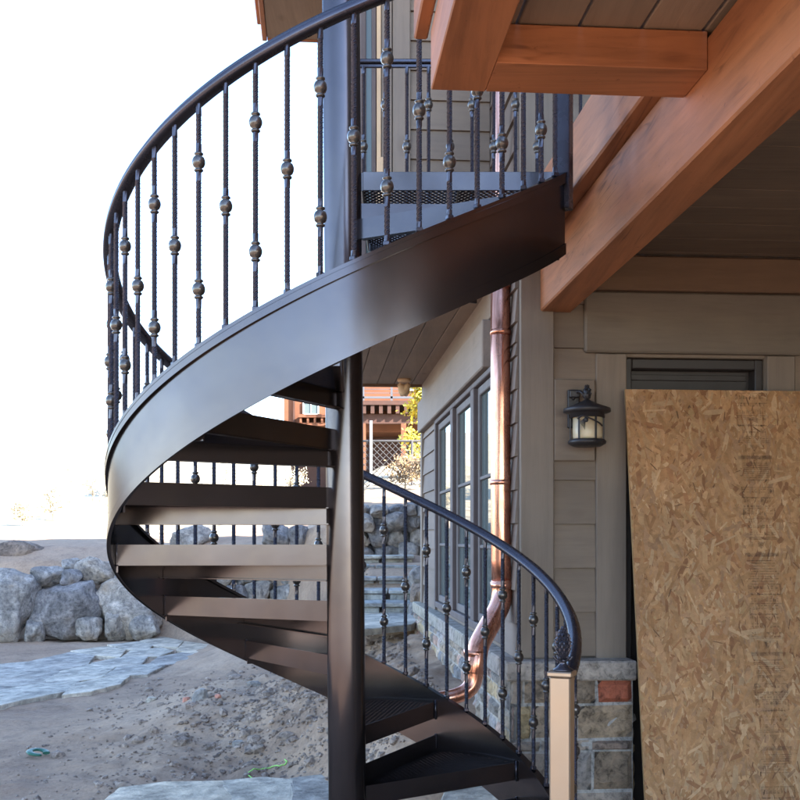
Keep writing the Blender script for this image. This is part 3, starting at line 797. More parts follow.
# upper storey: stepped out to the left behind the stair, soffit under it
B2 = .65; aU0 = on_front(360, 100, B2)[0]; aT0 = on_front(381, 100, B2)[0]; aT1 = on_front(410, 100, B2)[0]
mb = MB(); hb(mb, 0, .2, 0, B2, ZS+.001, 4.4); hb(mb, aU0, .2, B2+.001, B2+.2, ZS+.03, 4.4); hb(mb, aU0, aU0+.15, B2+.2, BE, ZS+.03, 4.4); mb.build('upper_wall', 'trim_v', house)
mb = MB(); lap(mb, (aT1, B2), (-.02, B2), ZS+.03, 3.0, .14, (0, -1)); mb.build('upper_siding', 'siding', house)
mb = MB(); lap(mb, (.1, 0), (3.2, 0), ZS+.25, 3.0, .14, (0, -1)); mb.build('upper_siding', 'siding', house)
mb = MB(); lap(mb, (0, .0), (0, B2-.001), ZS+.0, 3.0, .14, (-1, 0), joint=False); mb.build('upper_siding', 'siding_side', house)
mb = MB(); am = on_front(392, 100, B2)[0]; hb(mb, aT0, am-.002, B2-.03, B2, ZS, 3.2); hb(mb, am+.002, aT1, B2-.03, B2, ZS, 3.2); mb.build('upper_corner_board', 'trim_v', house)
mb = MB(); hb(mb, -.0, .17, -.028, 0, ZS+.002, 3.2); mb.build('upper_corner_board', 'trim_v', house)
mb = MB(); aS = on_front(376.5, 100, B2)[0]; hb(mb, aS, aT0-.002, B2-.035, B2, ZS, 3.2, .002); mb.build('door_stop', 'lumber', house)
mb = MB(); a5 = on_front(366, 100, B2)[0]; a6 = on_front(371.5, 100, B2)[0]
hb(mb, aU0, a5, B2-.02, B2, ZS, 3.2); hb(mb, a6, aS-.002, B2-.022, B2, ZS, 3.2); u_d = mb.build('balcony_door', 'wframe', house)
mb = MB(); mb.box((a5, B2-.008, ZS), (a6, B2-.004, 3.2), HM); mb.build('pane', 'glass', u_d)
# soffit planks under the overhang
mb = MB(); a = aU0; rp = random.Random(2)
while a < -.001:
    a2 = min(a+.135, -.0005); hb(mb, a+.002, a2-.002, B2-.02, BE+.0, ZS, ZS+.02, .003, tone=rp.random()); a = a2
mb.build('soffit', 'plank', house)
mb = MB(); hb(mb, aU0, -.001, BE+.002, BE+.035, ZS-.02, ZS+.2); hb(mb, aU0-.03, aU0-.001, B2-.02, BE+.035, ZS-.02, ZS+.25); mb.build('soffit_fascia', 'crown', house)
# high eave at the top left
ez = 2.9; ea, eb = on_level(262, 38, ez)
mb = MB(); hb(mb, ea+.03, 3.0, .3, eb, ez, ez+.04, .003); ev = mb.build('eave', 'plank', house)
mb = MB(); hb(mb, ea, ea+.028, .3, eb+.03, ez-.005, ez+.16); hb(mb, ea-.03, ea-.001, .3, eb+.03, ez+.09, ez+.3); hb(mb, ea-.06, ea-.031, .3, eb-.05, ez+.2, ez+.5); hb(mb, ea+.03, 3, eb+.001, eb+.03, ez-.004, ez+.3); mb.build('fascia', 'timber_y', ev)
aB_, _ = on_front(319, 60, eb-.1); mb = MB(); hb(mb, aB_, aB_+.05, eb-.14, eb-.1, ez-.18, ez-.001); mb.build('bracket', 'timber_y', ev)
# unseen wing, added and sized to shade the yard, and the upper bulk behind
mb = MB()
hb(mb, 3.22, 5.2, -7.5, 6.1, -1.6, 6.9); hb(mb, .22, 3.21, .28, BE, ZS+.05, 4.4)
hb(mb, 0.22, 3.21, BE-.1, BE, -1.5, ZS)
mb.build('shade_wing', 'siding', house)
mb = MB(); hb(mb, -.02, 12.5, -8, 12, 5.601, 5.8); mb.v = [v for v in mb.v]; 
mb = MB(); hb(mb, 2.9, 5.5, -8, 6.3, 6.901, 7.05); hb(mb, aU0-.3, 2.89, -.3, BE+.3, 4.401, 4.6); mb.build('roof', 'farroof', house)  # one slab caps the added shading mass, the other the upper storey

# floodlight under the soffit
q = P(404, 368, 8.15); fl = empty('floodlight', (q.x, q.y, ZS), 'small tan twin floodlight hanging under the house soffit', 'light')
mb = MB(); mb.lathe((q.x, q.y, ZS-.025), [(.045, 0), (.05, .01), (.05, .024)], 14); mb.build('base', 'lumber', fl)
for sx in (-1, 1):
    mb = MB(); R_ = Matrix.Rotation(sx*.7, 3, 'Y') @ Matrix.Rotation(.5, 3, 'X'); c = Vector((q.x+sx*.03, q.y, ZS-.05))
    mb.lathe(c+R_ @ Vector((0, 0, -.07)), [(.045, 0), (.042, .03), (.026, .06), (.014, .085)], 12, R_); mb.build('lamp_head', 'lumber', fl)

# ------------------------------------------------------------------ deck overhead
deck = empty('deck', H(-.4, -1.9, 1.1), 'raised wooden deck of orange timbers and planks overhead at top right', 'deck')
aA0, aA1 = .084, .218; zA0, zA1 = .94, 1.195
mb = MB(); hb(mb, aA0, aA1, -5.5, -.012, zA0, zA1, .006); mb.build('beam', 'timber_y', deck)
cb1 = HI @ Vector((.702, 2.73, 0)); bC1 = cb1.y+.0; bC0 = bC1-.165
aDl, aDr = -.561, -.424
mb = MB(); hb(mb, aDr+.0003, aA0-.001, bC0, bC1, 1.1125, 1.205, .002); mb.build('cross_beam', 'timber_x', deck)
mb = MB(); hb(mb, aDl, aDr, -5.5, bC1, 1.112, 1.26, .003); mb.build('edge_beam', 'timber_y', deck)
mb = MB(); hb(mb, aDl-.036, aDl-.001, -5.5, bC1+.07, 1.268, 1.5, .004); mb.build('fascia_board', 'timber_y', deck)
mb = MB(); hb(mb, .037, .2, bC1+.002, -.032, zA1+.002, 1.43, .006); mb.build('rim_joist', 'timber_y', deck)
mb = MB(); a = aDr-.1; rp = random.Random(9)
while a < 3.2:
    a2 = min(a+.150, 3.2)
    hb(mb, a+.0035, a2-.0035, -5.5, bC1-.01 if a < aA0-.02 else -.001, 1.209, 1.245, .003, tone=rp.random()); a = a2
mb.build('decking', 'plank', deck)
mb = MB(); b = -5.5; rp = random.Random(8)
while b < -.062:
    b2 = min(b+.20, -.0615); hb(mb, aA1+.001, 3.2, b+.001, b2-.001, 1.178, 1.196, .002, tone=rp.random()); b = b2
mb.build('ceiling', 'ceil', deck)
mb = MB(); hb(mb, 3.0, 3.14, -5.5, -5.36, -1.6, 1.17); mb.build('deck_post', 'timber_y', deck)

# ------------------------------------------------------------------ downspout
ds = empty('downspout', P(475, 690, 4.6), 'shiny copper downspout bending out over the stone cap at the house corner', 'downspout')
def smooth_path(pts, k=6):
    out = []
    n_ = len(pts); pts = [Vector(p) for p in pts]
    for i in range(n_-1):
        p0, p1, p2, p3 = pts[max(i-1, 0)], pts[i], pts[i+1], pts[min(i+2, n_-1)]
        for j in range(k):
            t = j/k; out.append(.5*((2*p1)+(-p0+p2)*t+(2*p0-5*p1+4*p2-p3)*t*t+(-p0+3*p1-3*p2+p3)*t**3))
    out.append(pts[-1]); return out
dd = 4.62; r0 = .0425
def circ(r, n=18): return [(r*cos(2*pi*j/n), r*sin(2*pi*j/n)) for j in range(n)]
mb = MB(); path = [P(500.5, 240, dd), P(500.5, 400, dd), P(501, 560, dd), P(501.5, 583, dd)]
mb.sweep(path, circ(r0), ups=[(0, 1, 0)]*len(path))
for yy in (283, 330, 480): mb.sweep([P(500.7, yy, dd), P(500.7, yy+5, dd)], circ(r0+.003), ups=[(0, 1, 0)]*2)
mb.build('pipe', 'copper', ds)
mb = MB(); path = smooth_path([P(501.5, 580, dd), P(502, 594, dd), P(499, 608, dd-.03), P(487, 630, dd-.09), P(479, 646, dd-.13), P(476, 662, dd-.15), P(474, 672, dd-.15)])
mb.sweep(path, circ(r0+.002), ups=[(0, 1, 0)]*len(path)); 
mb.sweep([P(502, 582, dd), P(502, 588, dd)], circ(r0+.007), ups=[(0, 1, 0)]*2); mb.sweep([P(475.4, 650, dd-.14), P(475, 656, dd-.14)], circ(r0+.006), ups=[(0, 1, 0)]*2)
mb.build('elbow', 'copper', ds)
mb = MB(); path = smooth_path([P(474.5, 662, dd-.15), P(474, 678, dd-.15), P(469, 689, dd-.16), P(456, 696, dd-.18), P(434, 700, dd-.2)])
mb.sweep(path, circ(r0*.94), ups=[(0, 1, 0)]*len(path), scale=[1-.25*i/(len(path)-1) for i in range(len(path))]); mb.build('outlet', 'copper', ds)
mb = MB(); path = [P(499, -60, dd-.02), P(499, 200, dd-.02), P(500, 225, dd), P(500.5, 245, dd)]
mb.sweep(path, circ(.020, 12), ups=[(0, 1, 0)]*4, scale=[1, 1, 1.3, 1.8]); mb.build('upper_pipe', 'copper', ds)

# ------------------------------------------------------------------ wall lantern
LD = 4.40; lc = P(587, 0, LD); lx, ly = lc.x, lc.y; zz = lambda y: P(0, y, LD).z
ln = empty('wall_lantern', (lx, ly, zz(445)), 'dark iron wall lantern with cream glass beside the boarded doorway', 'lantern')
q0 = P(567.5, 428, LD+.07); q1 = P(579, 390, LD+.07)
mb = MB(); mb.bbox((q0.x, LD+.058, q0.z), (q1.x, LD+.08, q1.z), bv=.003); mb.bbox((q0.x+.004, LD+.03, q1.z-.035), (q1.x-.002, LD+.058, q1.z-.006), bv=.003)
mb.tube(smooth_path([(q0.x+.02, LD+.05, zz(398)), (q0.x+.035, LD+.03, zz(391)), (lx-.02, LD+.0, zz(393)), (lx, ly, zz(401))]), .006, 8); mb.build('bracket', 'black', ln)
mb = MB(); mb.lathe((lx, ly, 0), [(.004, zz(399)), (.02, zz(401)), (.055, zz(405)), (.094, zz(408.5)), (.096, zz(409.5)), (.096, zz(412)), (.088, zz(413)), (.07, zz(414)), (.072, zz(418)), (.0, zz(417))], 24); mb.build('roof', 'black', ln)
mb = MB()
def pinecone(mb, c, r, h, rows=8, per=9):
    mb.lathe(c, [(r*.25*(1), 0), (r*.72, h*.12), (r*.9, h*.32), (r*.85, h*.55), (r*.6, h*.78), (r*.25, h*.94), (0.001, h)], 14)
    for i in range(rows):
        t = (i+.4)/rows; rr_ = r*(sin(pi*min(1, (t*.86+.14)))**.7); z = h*t
        for j in range(per):
            a = 2*pi*(j+.5*(i % 2))/per; ca, sa = cos(a), sin(a); w = rr_*.42
            b0 = Vector((ca*rr_*.86, sa*rr_*.86, z-h*.02)); tip = Vector((ca*rr_*1.12, sa*rr_*1.12, z+h*.08)); up = Vector((ca*rr_*.74, sa*rr_*.74, z+h*.16)); sd = Vector((-sa, ca, 0))*w
            C_ = Vector(c); mb.add([C_+b0-sd*.5, C_+b0+sd*.5, C_+tip+sd*.35, C_+tip-sd*.35, C_+up+sd*.6, C_+up-sd*.6], [(0, 1, 2, 3), (3, 2, 4, 5), (0, 3, 5), (1, 4, 2)])
pinecone(mb, (lx, ly, zz(400)), .019, zz(385)-zz(400), 4, 6); mb.build('finial', 'black', ln)
mb = MB(); mb.lathe((lx+.002, ly, 0), [(.0, zz(440)), (.056, zz(440)), (.06, zz(437)), (.06, zz(414.5)), (.05, zz(414))], 28); mb.build('lamp_shade', 'milk', ln)
mb = MB(); mb.lathe((lx, ly, 0), [(.0, zz(446.5)), (.055, zz(446.5)), (.076, zz(444)), (.078, zz(441.5)), (.070, zz(439.5)), (.0, zz(439.8))], 28); mb.build('base', 'black', ln)
for k in range(6):
    a = radians(232+k*60); mb = MB(); c = Vector((lx+.067*cos(a), ly+.067*sin(a), 0)); mb.bbox((-.004, -.0025, zz(441)), (.004, .0025, zz(415)), Matrix.Translation(c) @ Matrix.Rotation(a+pi/2, 4, 'Z'), .001); mb.build('bar', 'black', ln)
mb = MB()
def ring_pt(adeg, y, r=.071): a = radians(adeg); return Vector((lx+r*cos(a), ly+r*sin(a), zz(y)))
mb.tube(smooth_path([ring_pt(228, 420), ring_pt(245, 417.5), ring_pt(262, 419), ring_pt(285, 422), ring_pt(305, 424.5), ring_pt(318, 427)]), .0032, 6)
for i in range(9):
    s0 = ring_pt(256, 419); mb.tube([s0, ring_pt(236+i*2.2, 424+i*.9, .073)], .0009, 4)
pinecone(mb, ring_pt(258, 424, .074), .009, .022, 4, 6); mb.build('twig_ornament', 'black', ln)

# ------------------------------------------------------------------ OSB sheet leaning over the doorway
tl = P(625, 389.3, 4.46); uvec = Vector((cos(HA), sin(HA), 0)); wv = Vector((-sin(HA), cos(HA), 0))
slope = .27/1.63; dwn = (Vector((0, 0, -1))-wv*slope).normalized(); nrm = dwn.cross(uvec).normalized()
if nrm.y > 0: nrm = -nrm
Lb = 2.065/abs(dwn.z); WB = 1.19
osb = empty('osb_sheet', tuple(tl+dwn*Lb), 'large oriented strand board sheet leaning against the doorway at right', 'board')
def S(u, v, o): return tl+uvec*u+dwn*v+nrm*o
mb = MB(); th = .012
c8 = [S(0, 0, 0), S(WB, 0, 0), S(WB, Lb, 0), S(0, Lb, 0), S(0, 0, -th), S(WB, 0, -th), S(WB, Lb, -th), S(0, Lb, -th)]
mb.add(c8, [(3, 2, 1, 0), (4, 5, 6, 7), (0, 1, 5, 4), (1, 2, 6, 5), (2, 3, 7, 6), (3, 0, 4, 7)], col=(.36, .22, .10))
mb.build('core', 'flakes', osb)
ro = random.Random(99); mb = MB(); fp = [(.46, .275, .135), (.42, .24, .11), (.50, .32, .165), (.38, .21, .095), (.44, .26, .125), (.48, .29, .15), (.33, .17, .08), (.54, .37, .21), (.40, .245, .135), (.43, .255, .12)]
NF = 9000; Wv = .80
for i in range(NF):
    u, v = ro.uniform(0, Wv), ro.uniform(0, Lb); L = ro.uniform(.03, .12); w = ro.uniform(.007, .026)
    ang = ro.gauss(pi/2, .5) if ro.random() < .8 else ro.uniform(0, pi)
    if i > NF*.965: L *= .4; w *= .25
    ca, sa = cos(ang), sin(ang); o_ = .0004+i*2.2e-7; tilt = ro.uniform(-.0002, .0002)
    sh = [(-.5, ro.uniform(-.3, .1)), (-.35, -.5), (ro.uniform(0, .3), -.5+ro.uniform(0, .15)), (.5, ro.uniform(-.4, .3)), (.35, .5), (-.1, .5-ro.uniform(0, .2)), (-.42, .3)]
    pts = []
    for (a, b) in sh:
        uu = min(max(u+a*L*ca-b*w*sa, 0), WB); vv = min(max(v+a*L*sa+b*w*ca, 0), Lb); pts.append(S(uu, vv, o_+a*tilt*2))
    col = ro.choice(fp); k = ro.uniform(.74, 1.0)
    if i > NF*.965: col = (.2, .11, .055); k = ro.uniform(.7, 1.6)
    lowf = .93+.22*noise.noise(Vector((u*3, v*3, 4))); col = (col[0]*k*lowf, col[1]*k*lowf*.90, col[2]*k*lowf*.84)
    mb.add(pts[::-1], [tuple(range(7))], col=col)
mb.build('strand', 'flakes', osb)
bpy.data.objects['strand']['kind'] = 'stuff'
# grade stamps: worn, unreadable ink marks in a vertical strip
m_ink, nt, b_ = newmat('worn_ink'); f = noi(nt, coords(nt), 38, 9, .9)
b_.inputs['Base Color'].default_value = (.05, .04, .035, 1); b_.inputs['Roughness'].default_value = .9
nt.links.new(ramp(nt, f, [(.42, (0, 0, 0)), (.66, (.62, .62, .62))]), b_.inputs['Alpha']); M['ink'] = m_ink
mb = MB(); rk = random.Random(5); ou = .0004+NF*2.2e-7+.0004
def ink(u0, v0, u1, v1):
    if v1-v0 < .004: v1 = v0+.0045
    if u1-u0 < .005: u1 = u0+.006
    mb.add([S(u0, v0, ou), S(u0, v1, ou), S(u1, v1, ou), S(u1, v0, ou)], [(0, 1, 2, 3)])
def box_out(u0, v0, u1, v1, t=.0025): ink(u0, v0, u1, v0+t); ink(u0, v1-t, u1, v1); ink(u0, v0+t, u0+t, v1-t); ink(u1-t, v0+t, u1, v1-t)
u0, u1 = .465, .600
for base in (.0, .40, .80, 1.2, 1.6):
    v = base+.01
    for k in range(7):
        hgt = rk.choice((.008, .014, .02)); x = u0+rk.uniform(0, .01)
        if k in (0, 3): box_out(u0, v, u1, v+.045)
        yy = v+.008
        while x < u1-.012:
            ww = rk.uniform(.006, .016)
            if rk.random() < .5: ink(x, yy, x+ww*.8, yy+.003); ink(x, yy+hgt*.6, x+ww*.8, yy+hgt*.6+.003)
            else: ink(x, yy, x+.003, yy+hgt); ink(x+ww*.5, yy+hgt*.3, x+ww*.5+.003, yy+hgt)
            x += ww+.003
        v += hgt+rk.uniform(.010, .018)
    ink(u0, v, u1, v+.003); ink(u0, v+.007, u1, v+.009); v += .02
    c = (u0+u1)/2; mb.add([S(c-.018, v, ou), S(c, v+.032, ou), S(c+.018, v, ou)], [(0, 1, 2)]); ink(c-.04, v, c-.036, v+.03); ink(c+.036, v, c+.04, v+.03)
    v += .045; ink(u0-.004, v, u1+.004, v+.016)
    v += .03
    for k in range(9): ink(u0+rk.uniform(0, .02), v, u1-rk.uniform(0, .02), v+.0025); v += rk.uniform(.006, .012)
mb.build('grade_stamp', 'ink', osb)

# piece of raw lumber leaning on the wall above the landing
mb = MB(); a = P(378.5, 175, 4.75); mb.bbox((-.014, -.02, 0), (.014, .02, .42), Matrix.Translation((a.x, a.y, 1.25)) @ Matrix.Rotation(.02, 4, 'Y'), .002)
mb.build('x', 'lumber'); o = bpy.data.objects['x']; o.name = 'lumber_offcut'; o.data.name = 'lumber_offcut'
# give it a proper origin
o.data.transform(Matrix.Translation((-a.x, -a.y, -1.25))); o.location = (a.x, a.y, 1.25)
tag(o, 'short raw wood offcut leaning on the wall behind the stair landing', 'lumber')

# ================================================================== SPIRAL STAIRCASE
AX, AY = -.183, 3.594; RS = .762
RATE = .00637
def zt(th): return .690+(th-270)*RATE           # stringer top
def zn(th): return .657+(th-270)*RATE           # nosing line
def zr(th): return 1.366+(th-270)*.0061         # handrail
def cyl(th, r, z): t = radians(th); return Vector((AX+r*cos(t), AY+r*sin(t), z))
stair = empty('spiral_staircase', (AX, AY, -1.45), 'dark bronze steel spiral staircase with twisted balusters winding round a pole', 'staircase')
# pole (it leans a hair to the left)
mb = MB(); pp = [Vector((AX+.0038-.0078*(z-(-.4)), AY, z)) for z in (-1.45, -.4, .6, 1.6, 2.7)]
mb.sweep(pp, circ(.0625, 40), ups=[(0, 1, 0)]*5)
mb.sweep([Vector((AX+.012, AY, -1.45)), Vector((AX+.012, AY, -1.44))], circ(.13, 32), ups=[(0, 1, 0)]*2)
mb.build('pole', 'steel', stair)
# stringer
TH0, TH1 = -31.0, 333.0
def band(r_in, r_out, zlo, zhi, th0=TH0, th1=TH1, step=2.0):
    """helical band; zlo, zhi are functions of angle"""
    n_ = int((th1-th0)/step)+1; vs = []; fs = []
    for i in range(n_+1):
        t = th0+(th1-th0)*i/n_
        vs += [cyl(t, r_out, zlo(t)), cyl(t, r_out, zhi(t)), cyl(t, r_in, zhi(t)), cyl(t, r_in, zlo(t))]
    for i in range(n_):
        for j in range(4):
            j2 = (j+1) % 4; fs.append((i*4+j, (i+1)*4+j, (i+1)*4+j2, i*4+j2))
    fs += [(0, 1, 2, 3), tuple(n_*4+j for j in (3, 2, 1, 0))]
    return vs, fs
mb = MB()
v_, f_ = band(RS-.008, RS, lambda t: zt(t)-.238, lambda t: zt(t)-.004); 
def addband(*a, **k):
    v_, f_ = band(*a, **k); mb.add(v_, f_, smooth=True)
    for q in range(2): mb.sm[-1-q] = False
def addband_flat(r_in, r_out, zlo, zhi, **k):
    # separate vertices per side so that the edges stay crisp
    v_, f_ = band(r_in, r_out, zlo, zhi, **k); n_ = (len(v_)//4)-1
    for j in range(4):
        j2 = (j+1) % 4; vs = []
        for i in range(n_+1): vs += [v_[i*4+j], v_[i*4+j2]]
        mb.add(vs, [(2*i, 2*i+2, 2*i+3, 2*i+1) for i in range(n_)], smooth=True)
    mb.add(v_[:4], [(0, 1, 2, 3)]); mb.add(v_[-4:], [(3, 2, 1, 0)])
addband_flat(RS-.008, RS, lambda t: zt(t)-.236, lambda t: zt(t)-.002)
addband_flat(RS+.0005, RS+.004, lambda t: zt(t)-.238, lambda t: zt(t)-.205)
mb.build('stringer', 'steel', stair)
mb = MB(); addband_flat(RS-.020, RS+.010, lambda t: zt(t)-.001, lambda t: zt(t)+.010); 
addband_flat(RS+.0005, RS+.009, lambda t: zt(t)-.022, lambda t: zt(t)-.0015); mb.build('top_plate', 'steel', stair)
# rolled bottom end of the stringer at the upper landing
mb = MB(); mb.sweep([cyl(t, RS+.006, zt(333)-.238+.0+.0*(t-300)) for t in (322, 326, 330, 333, 336)], circ(.012, 10)); 
# handrail
rp_ = [(-.021, -.010), (-.021, .004), (-.016, .010), (-.013, .012), (-.010, .018), (0, .021), (.010, .018), (.013, .012), (.016, .010), (.021, .004), (.021, -.010), (.014, -.014), (-.014, -.014)]
mb = MB(); rt = [-27+i*2.0 for i in range(181)]; pts = [cyl(t, RS-.006, zr(t)) for t in rt]; mb.sweep(pts, rp_)
mb.build('handrail', 'rail', stair)
# treads
DT = 29.67; TN0 = 35.0; ZN0 = -.84; RIS = .189
rin, rout = .055, RS-.0095
def tread_meshes(rout=RS-.0095):
    mb = MB()
    def loc(thd, r, z): t = radians(thd); return Vector((r*cos(t), r*sin(t), z))
    hN = .062
    # front (nosing) plate, hanging from the grate level
    def plate(thd, z0, z1, inward):
        d = Vector((cos(radians(thd)), sin(radians(thd)), 0)); s = Vector((-d.y, d.x, 0))*inward*.005
        a, b = d*rin, d*rout
        q = [a, b, b+s, a+s]; vs = [Vector((p.x, p.y, z0)) for p in q]+[Vector((p.x, p.y, z1)) for p in q]
        mb.add(vs, [(0, 3, 2, 1), (4, 5, 6, 7), (0, 1, 5, 4), (1, 2, 6, 5), (2, 3, 7, 6), (3, 0, 4, 7)])
    plate(.0, -hN, .004, 1); plate(DT, -.004, hN, -1)
    # flanges
    def flange(thd, z, sg):
        d = Vector((cos(radians(thd)), sin(radians(thd)), 0)); s = Vector((-d.y, d.x, 0))*sg
        a, b = d*rin+s*.0055, d*(rout-.003)+s*.0055; q = [a, b, b+s*.024, a+s*.024]
        vs = [p+Vector((0, 0, z)) for p in q]+[p+Vector((0, 0, z+.004)) for p in q]
        mb.add(vs, [(0, 3, 2, 1), (4, 5, 6, 7), (0, 1, 5, 4), (1, 2, 6, 5), (2, 3, 7, 6), (3, 0, 4, 7)])
    flange(0, -.007, 1); flange(DT, -.007, -1); flange(0, -hN+.001, 1)
    n_ = 8                                         # curved bar along the stringer
    vs = []
    for i in range(n_+1):
        t = .5+(DT-1)*i/n_; vs += [loc(t, rout, -.03), loc(t, rout, .010), loc(t, rout-.006, .010), loc(t, rout-.006, -.03)]
    mb.add(vs, [(i*4+j, (i+1)*4+j, (i+1)*4+(j+1) % 4, i*4+(j+1) % 4) for i in range(n_) for j in range(4)]+[(0, 1, 2, 3), (n_*4+3, n_*4+2, n_*4+1, n_*4)])
    frame = mb.mesh('tread', 'steel')
    g = MB(); lattice(g, [loc(1, rin+.02, 0)]+[loc(1+(DT-2)*i/6, rout-.007, 0) for i in range(7)]+[loc(DT-1, rin+.02, 0)], radians(DT/2))
    return frame, g.mesh('grate', 'steel')
def lattice(g, poly, ang, pitch=.0175, w=.0016, h=.0045):
    """expanded metal: two crossing families of thin strips clipped to a convex polygon"""
    P2 = [(p.x, p.y) for p in poly]
    for fam in (ang+radians(58), ang-radians(58)):
        dx, dy = cos(fam), sin(fam); nx, ny = -dy, dx
        ds_ = [x*nx+y*ny for x, y in P2]; c = min(ds_)+pitch/2
        while c < max(ds_):
            hits = []
            for i in range(len(P2)):
                (x0, y0), (x1, y1) = P2[i], P2[(i+1) % len(P2)]; d0, d1 = x0*nx+y0*ny-c, x1*nx+y1*ny-c
                if (d0 < 0) != (d1 < 0):
                    t = d0/(d0-d1); hits.append(((x0+(x1-x0)*t)*dx+(y0+(y1-y0)*t)*dy))
            if len(hits) >= 2:
                a, b = min(hits), max(hits); zo = .0 if fam > ang else -.0012
                q = [(nx*(c-w)+dx*a, ny*(c-w)+dy*a), (nx*(c-w)+dx*b, ny*(c-w)+dy*b), (nx*(c+w)+dx*b, ny*(c+w)+dy*b), (nx*(c+w)+dx*a, ny*(c+w)+dy*a)]
                g.add([(x, y, zo-h/2) for x, y in q]+[(x, y, zo+h/2) for x, y in q], [(0, 3, 2, 1), (4, 5, 6, 7), (0, 1, 5, 4), (1, 2, 6, 5), (2, 3, 7, 6), (3, 0, 4, 7)])
            c += pitch
me_t, me_g = tread_meshes(); me_t2, me_g2 = tread_meshes(.655)
for n_ in range(-1, 11):
    th = TN0+DT*(n_); z = ZN0+RIS*n_
    o = bpy.data.objects.new('tread', me_t if n_ < 10 else me_t2); COL.objects.link(o); o.matrix_basis = Matrix.Translation((AX, AY, z)) @ Matrix.Rotation(radians(th), 4, 'Z'); attach(o, stair)
    g = bpy.data.objects.new('grate', me_g if n_ < 10 else me_g2); COL.objects.link(g); g.parent = o
o = bpy.data.objects.new('tread', me_t); COL.objects.link(o); o.matrix_basis = Matrix.Translation((AX, AY, ZN0-2*RIS)) @ Matrix.Rotation(radians(TN0-2*DT), 4, 'Z'); attach(o, stair)
g = bpy.data.objects.new('grate', me_g); COL.objects.link(g); g.parent = o
# weld beads where the treads meet the stringer
mb = MB()
for n_ in range(-1, 10):
    th = TN0+DT*n_; z = ZN0+RIS*n_
    for t_, za, zb in ((th, z-.066, z+.01), (th+DT, z-.008, z+.066)):
        mb.tube([cyl(t_-.25, rout-.003, za), cyl(t_-.2, rout-.003, zb)], .0035, 6, up=(0, 1, 0))
mb.build('weld_bead', 'rail', stair)
# landing
ZL = 1.218; lx0, lx1, ly0, ly1 = AX+.06, AX+.735, AY, AY+.76
mb = MB(); mb.bbox((lx0, ly0-.003, ZL-.062), (lx1, ly0+.003, ZL), bv=.001); mb.bbox((lx0, ly1-.006, ZL-.062), (lx1, ly1, ZL+.03), bv=.001); mb.bbox((lx0-.006, ly0+.004, ZL-.062), (lx0, ly1-.007, ZL), bv=.001); mb.bbox((lx1, ly0-.02, ZL-.062), (lx1+.006, ly1, ZL), bv=.001)
mb.bbox((AX+.38, ly0+.004, ZL-.04), (AX+.386, ly1-.008, ZL-.006), bv=.001)
ld = mb.build('landing', 'steel', stair)
g = MB(); lattice(g, [Vector((lx0, ly0+.005, 0)), Vector((lx1, ly0+.005, 0)), Vector((lx1, ly1-.008, 0)), Vector((lx0, ly1-.008, 0))], 0.0); g.v = [(x, y, z+ZL-.03) for x, y, z in g.v]; g.build('grate', 'steel', ld)
# balusters: twisted square bars with one or two knuckles
def twisted(L, kn):
    mb = MB(); n_ = 170; vs = []; fs = []; a = 0
    for i in range(n_+1):
        z = L*i/n_; near = min([abs(z-k*L) for k in kn]+[z+.02, L-z+.02])
        a += (2*pi/ .052)*(L/n_)*(1 if near > .05 else .1)
        for j in range(8):
            r = .0078 if j % 2 == 0 else .0073
            vs.append((r*cos(a+j*pi/4), r*sin(a+j*pi/4), z))
    for i in range(n_):
        for j in range(8): j2 = (j+1) % 8; fs.append((i*8+j, i*8+j2, (i+1)*8+j2, (i+1)*8+j))
    mb.add(vs, fs); mb.bbox((-.009, -.009, 0), (.009, .009, .012), bv=.002)
    return mb.mesh('baluster', 'rail')
def knuckle_mesh():
    mb = MB(); mb.lathe((0, 0, 0), [(.0085, -.027), (.0125, -.024), (.0125, -.0205), (.009, -.0185), (.009, -.0165), (.0145, -.0125), (.0175, -.005), (.018, 0), (.0175, .005), (.0145, .0125), (.009, .0165), (.009, .0185), (.0125, .0205), (.0125, .024), (.0085, .027)], 14)
    return mb.mesh('knuckle', 'knuckle')
L0 = .66; kinds = [(.5,), (.24, .76)]
me_b = [twisted(L0, k) for k in kinds]; me_k = knuckle_mesh()
def baluster(base, top, kind, rot):
    L = top-base.z; s = L/L0
    o = bpy.data.objects.new('baluster', me_b[kind]); COL.objects.link(o)
    o.matrix_basis = Matrix.Translation(base) @ Matrix.Rotation(rot, 4, 'Z') @ Matrix.Diagonal((1, 1, s, 1)); attach(o, stair)
    for k in kinds[kind]:
        q = bpy.data.objects.new('knuckle', me_k); COL.objects.link(q); q.parent = o; q.location = (0, 0, k*L0); q.scale = (1, 1, 1/s)
BS = 6.68; t = 270-2.0-BS*43; i = 0
while t < 329:
    if t > -24: baluster(cyl(t, RS-.006, zt(t)+.009), zr(t)-.012, (i+(43 % 2)+1) % 2, radians(t)+.2*i)
    t += BS; i += 1
# landing guard rail
ZG = 1.905; yg = ly1-.02; gx0, gx1 = P(352, 0, yg).x, P(610, 0, yg).x
mb = MB(); mb.bbox((gx0, yg-.018, ZG-.004), (gx1, yg+.018, ZG+.012), bv=.005); mb.bbox((gx0, yg-.006, ZG-.018), (gx1, yg+.006, ZG-.0045), bv=.002); mb.build('landing_rail', 'rail', stair)
px = 363.5; i = 0
while px < 605:
    q = P(px, 0, yg); baluster(Vector((q.x, yg, ZL+.03)), ZG-.012, i % 2, .3*i); px += 21.7; i += 1
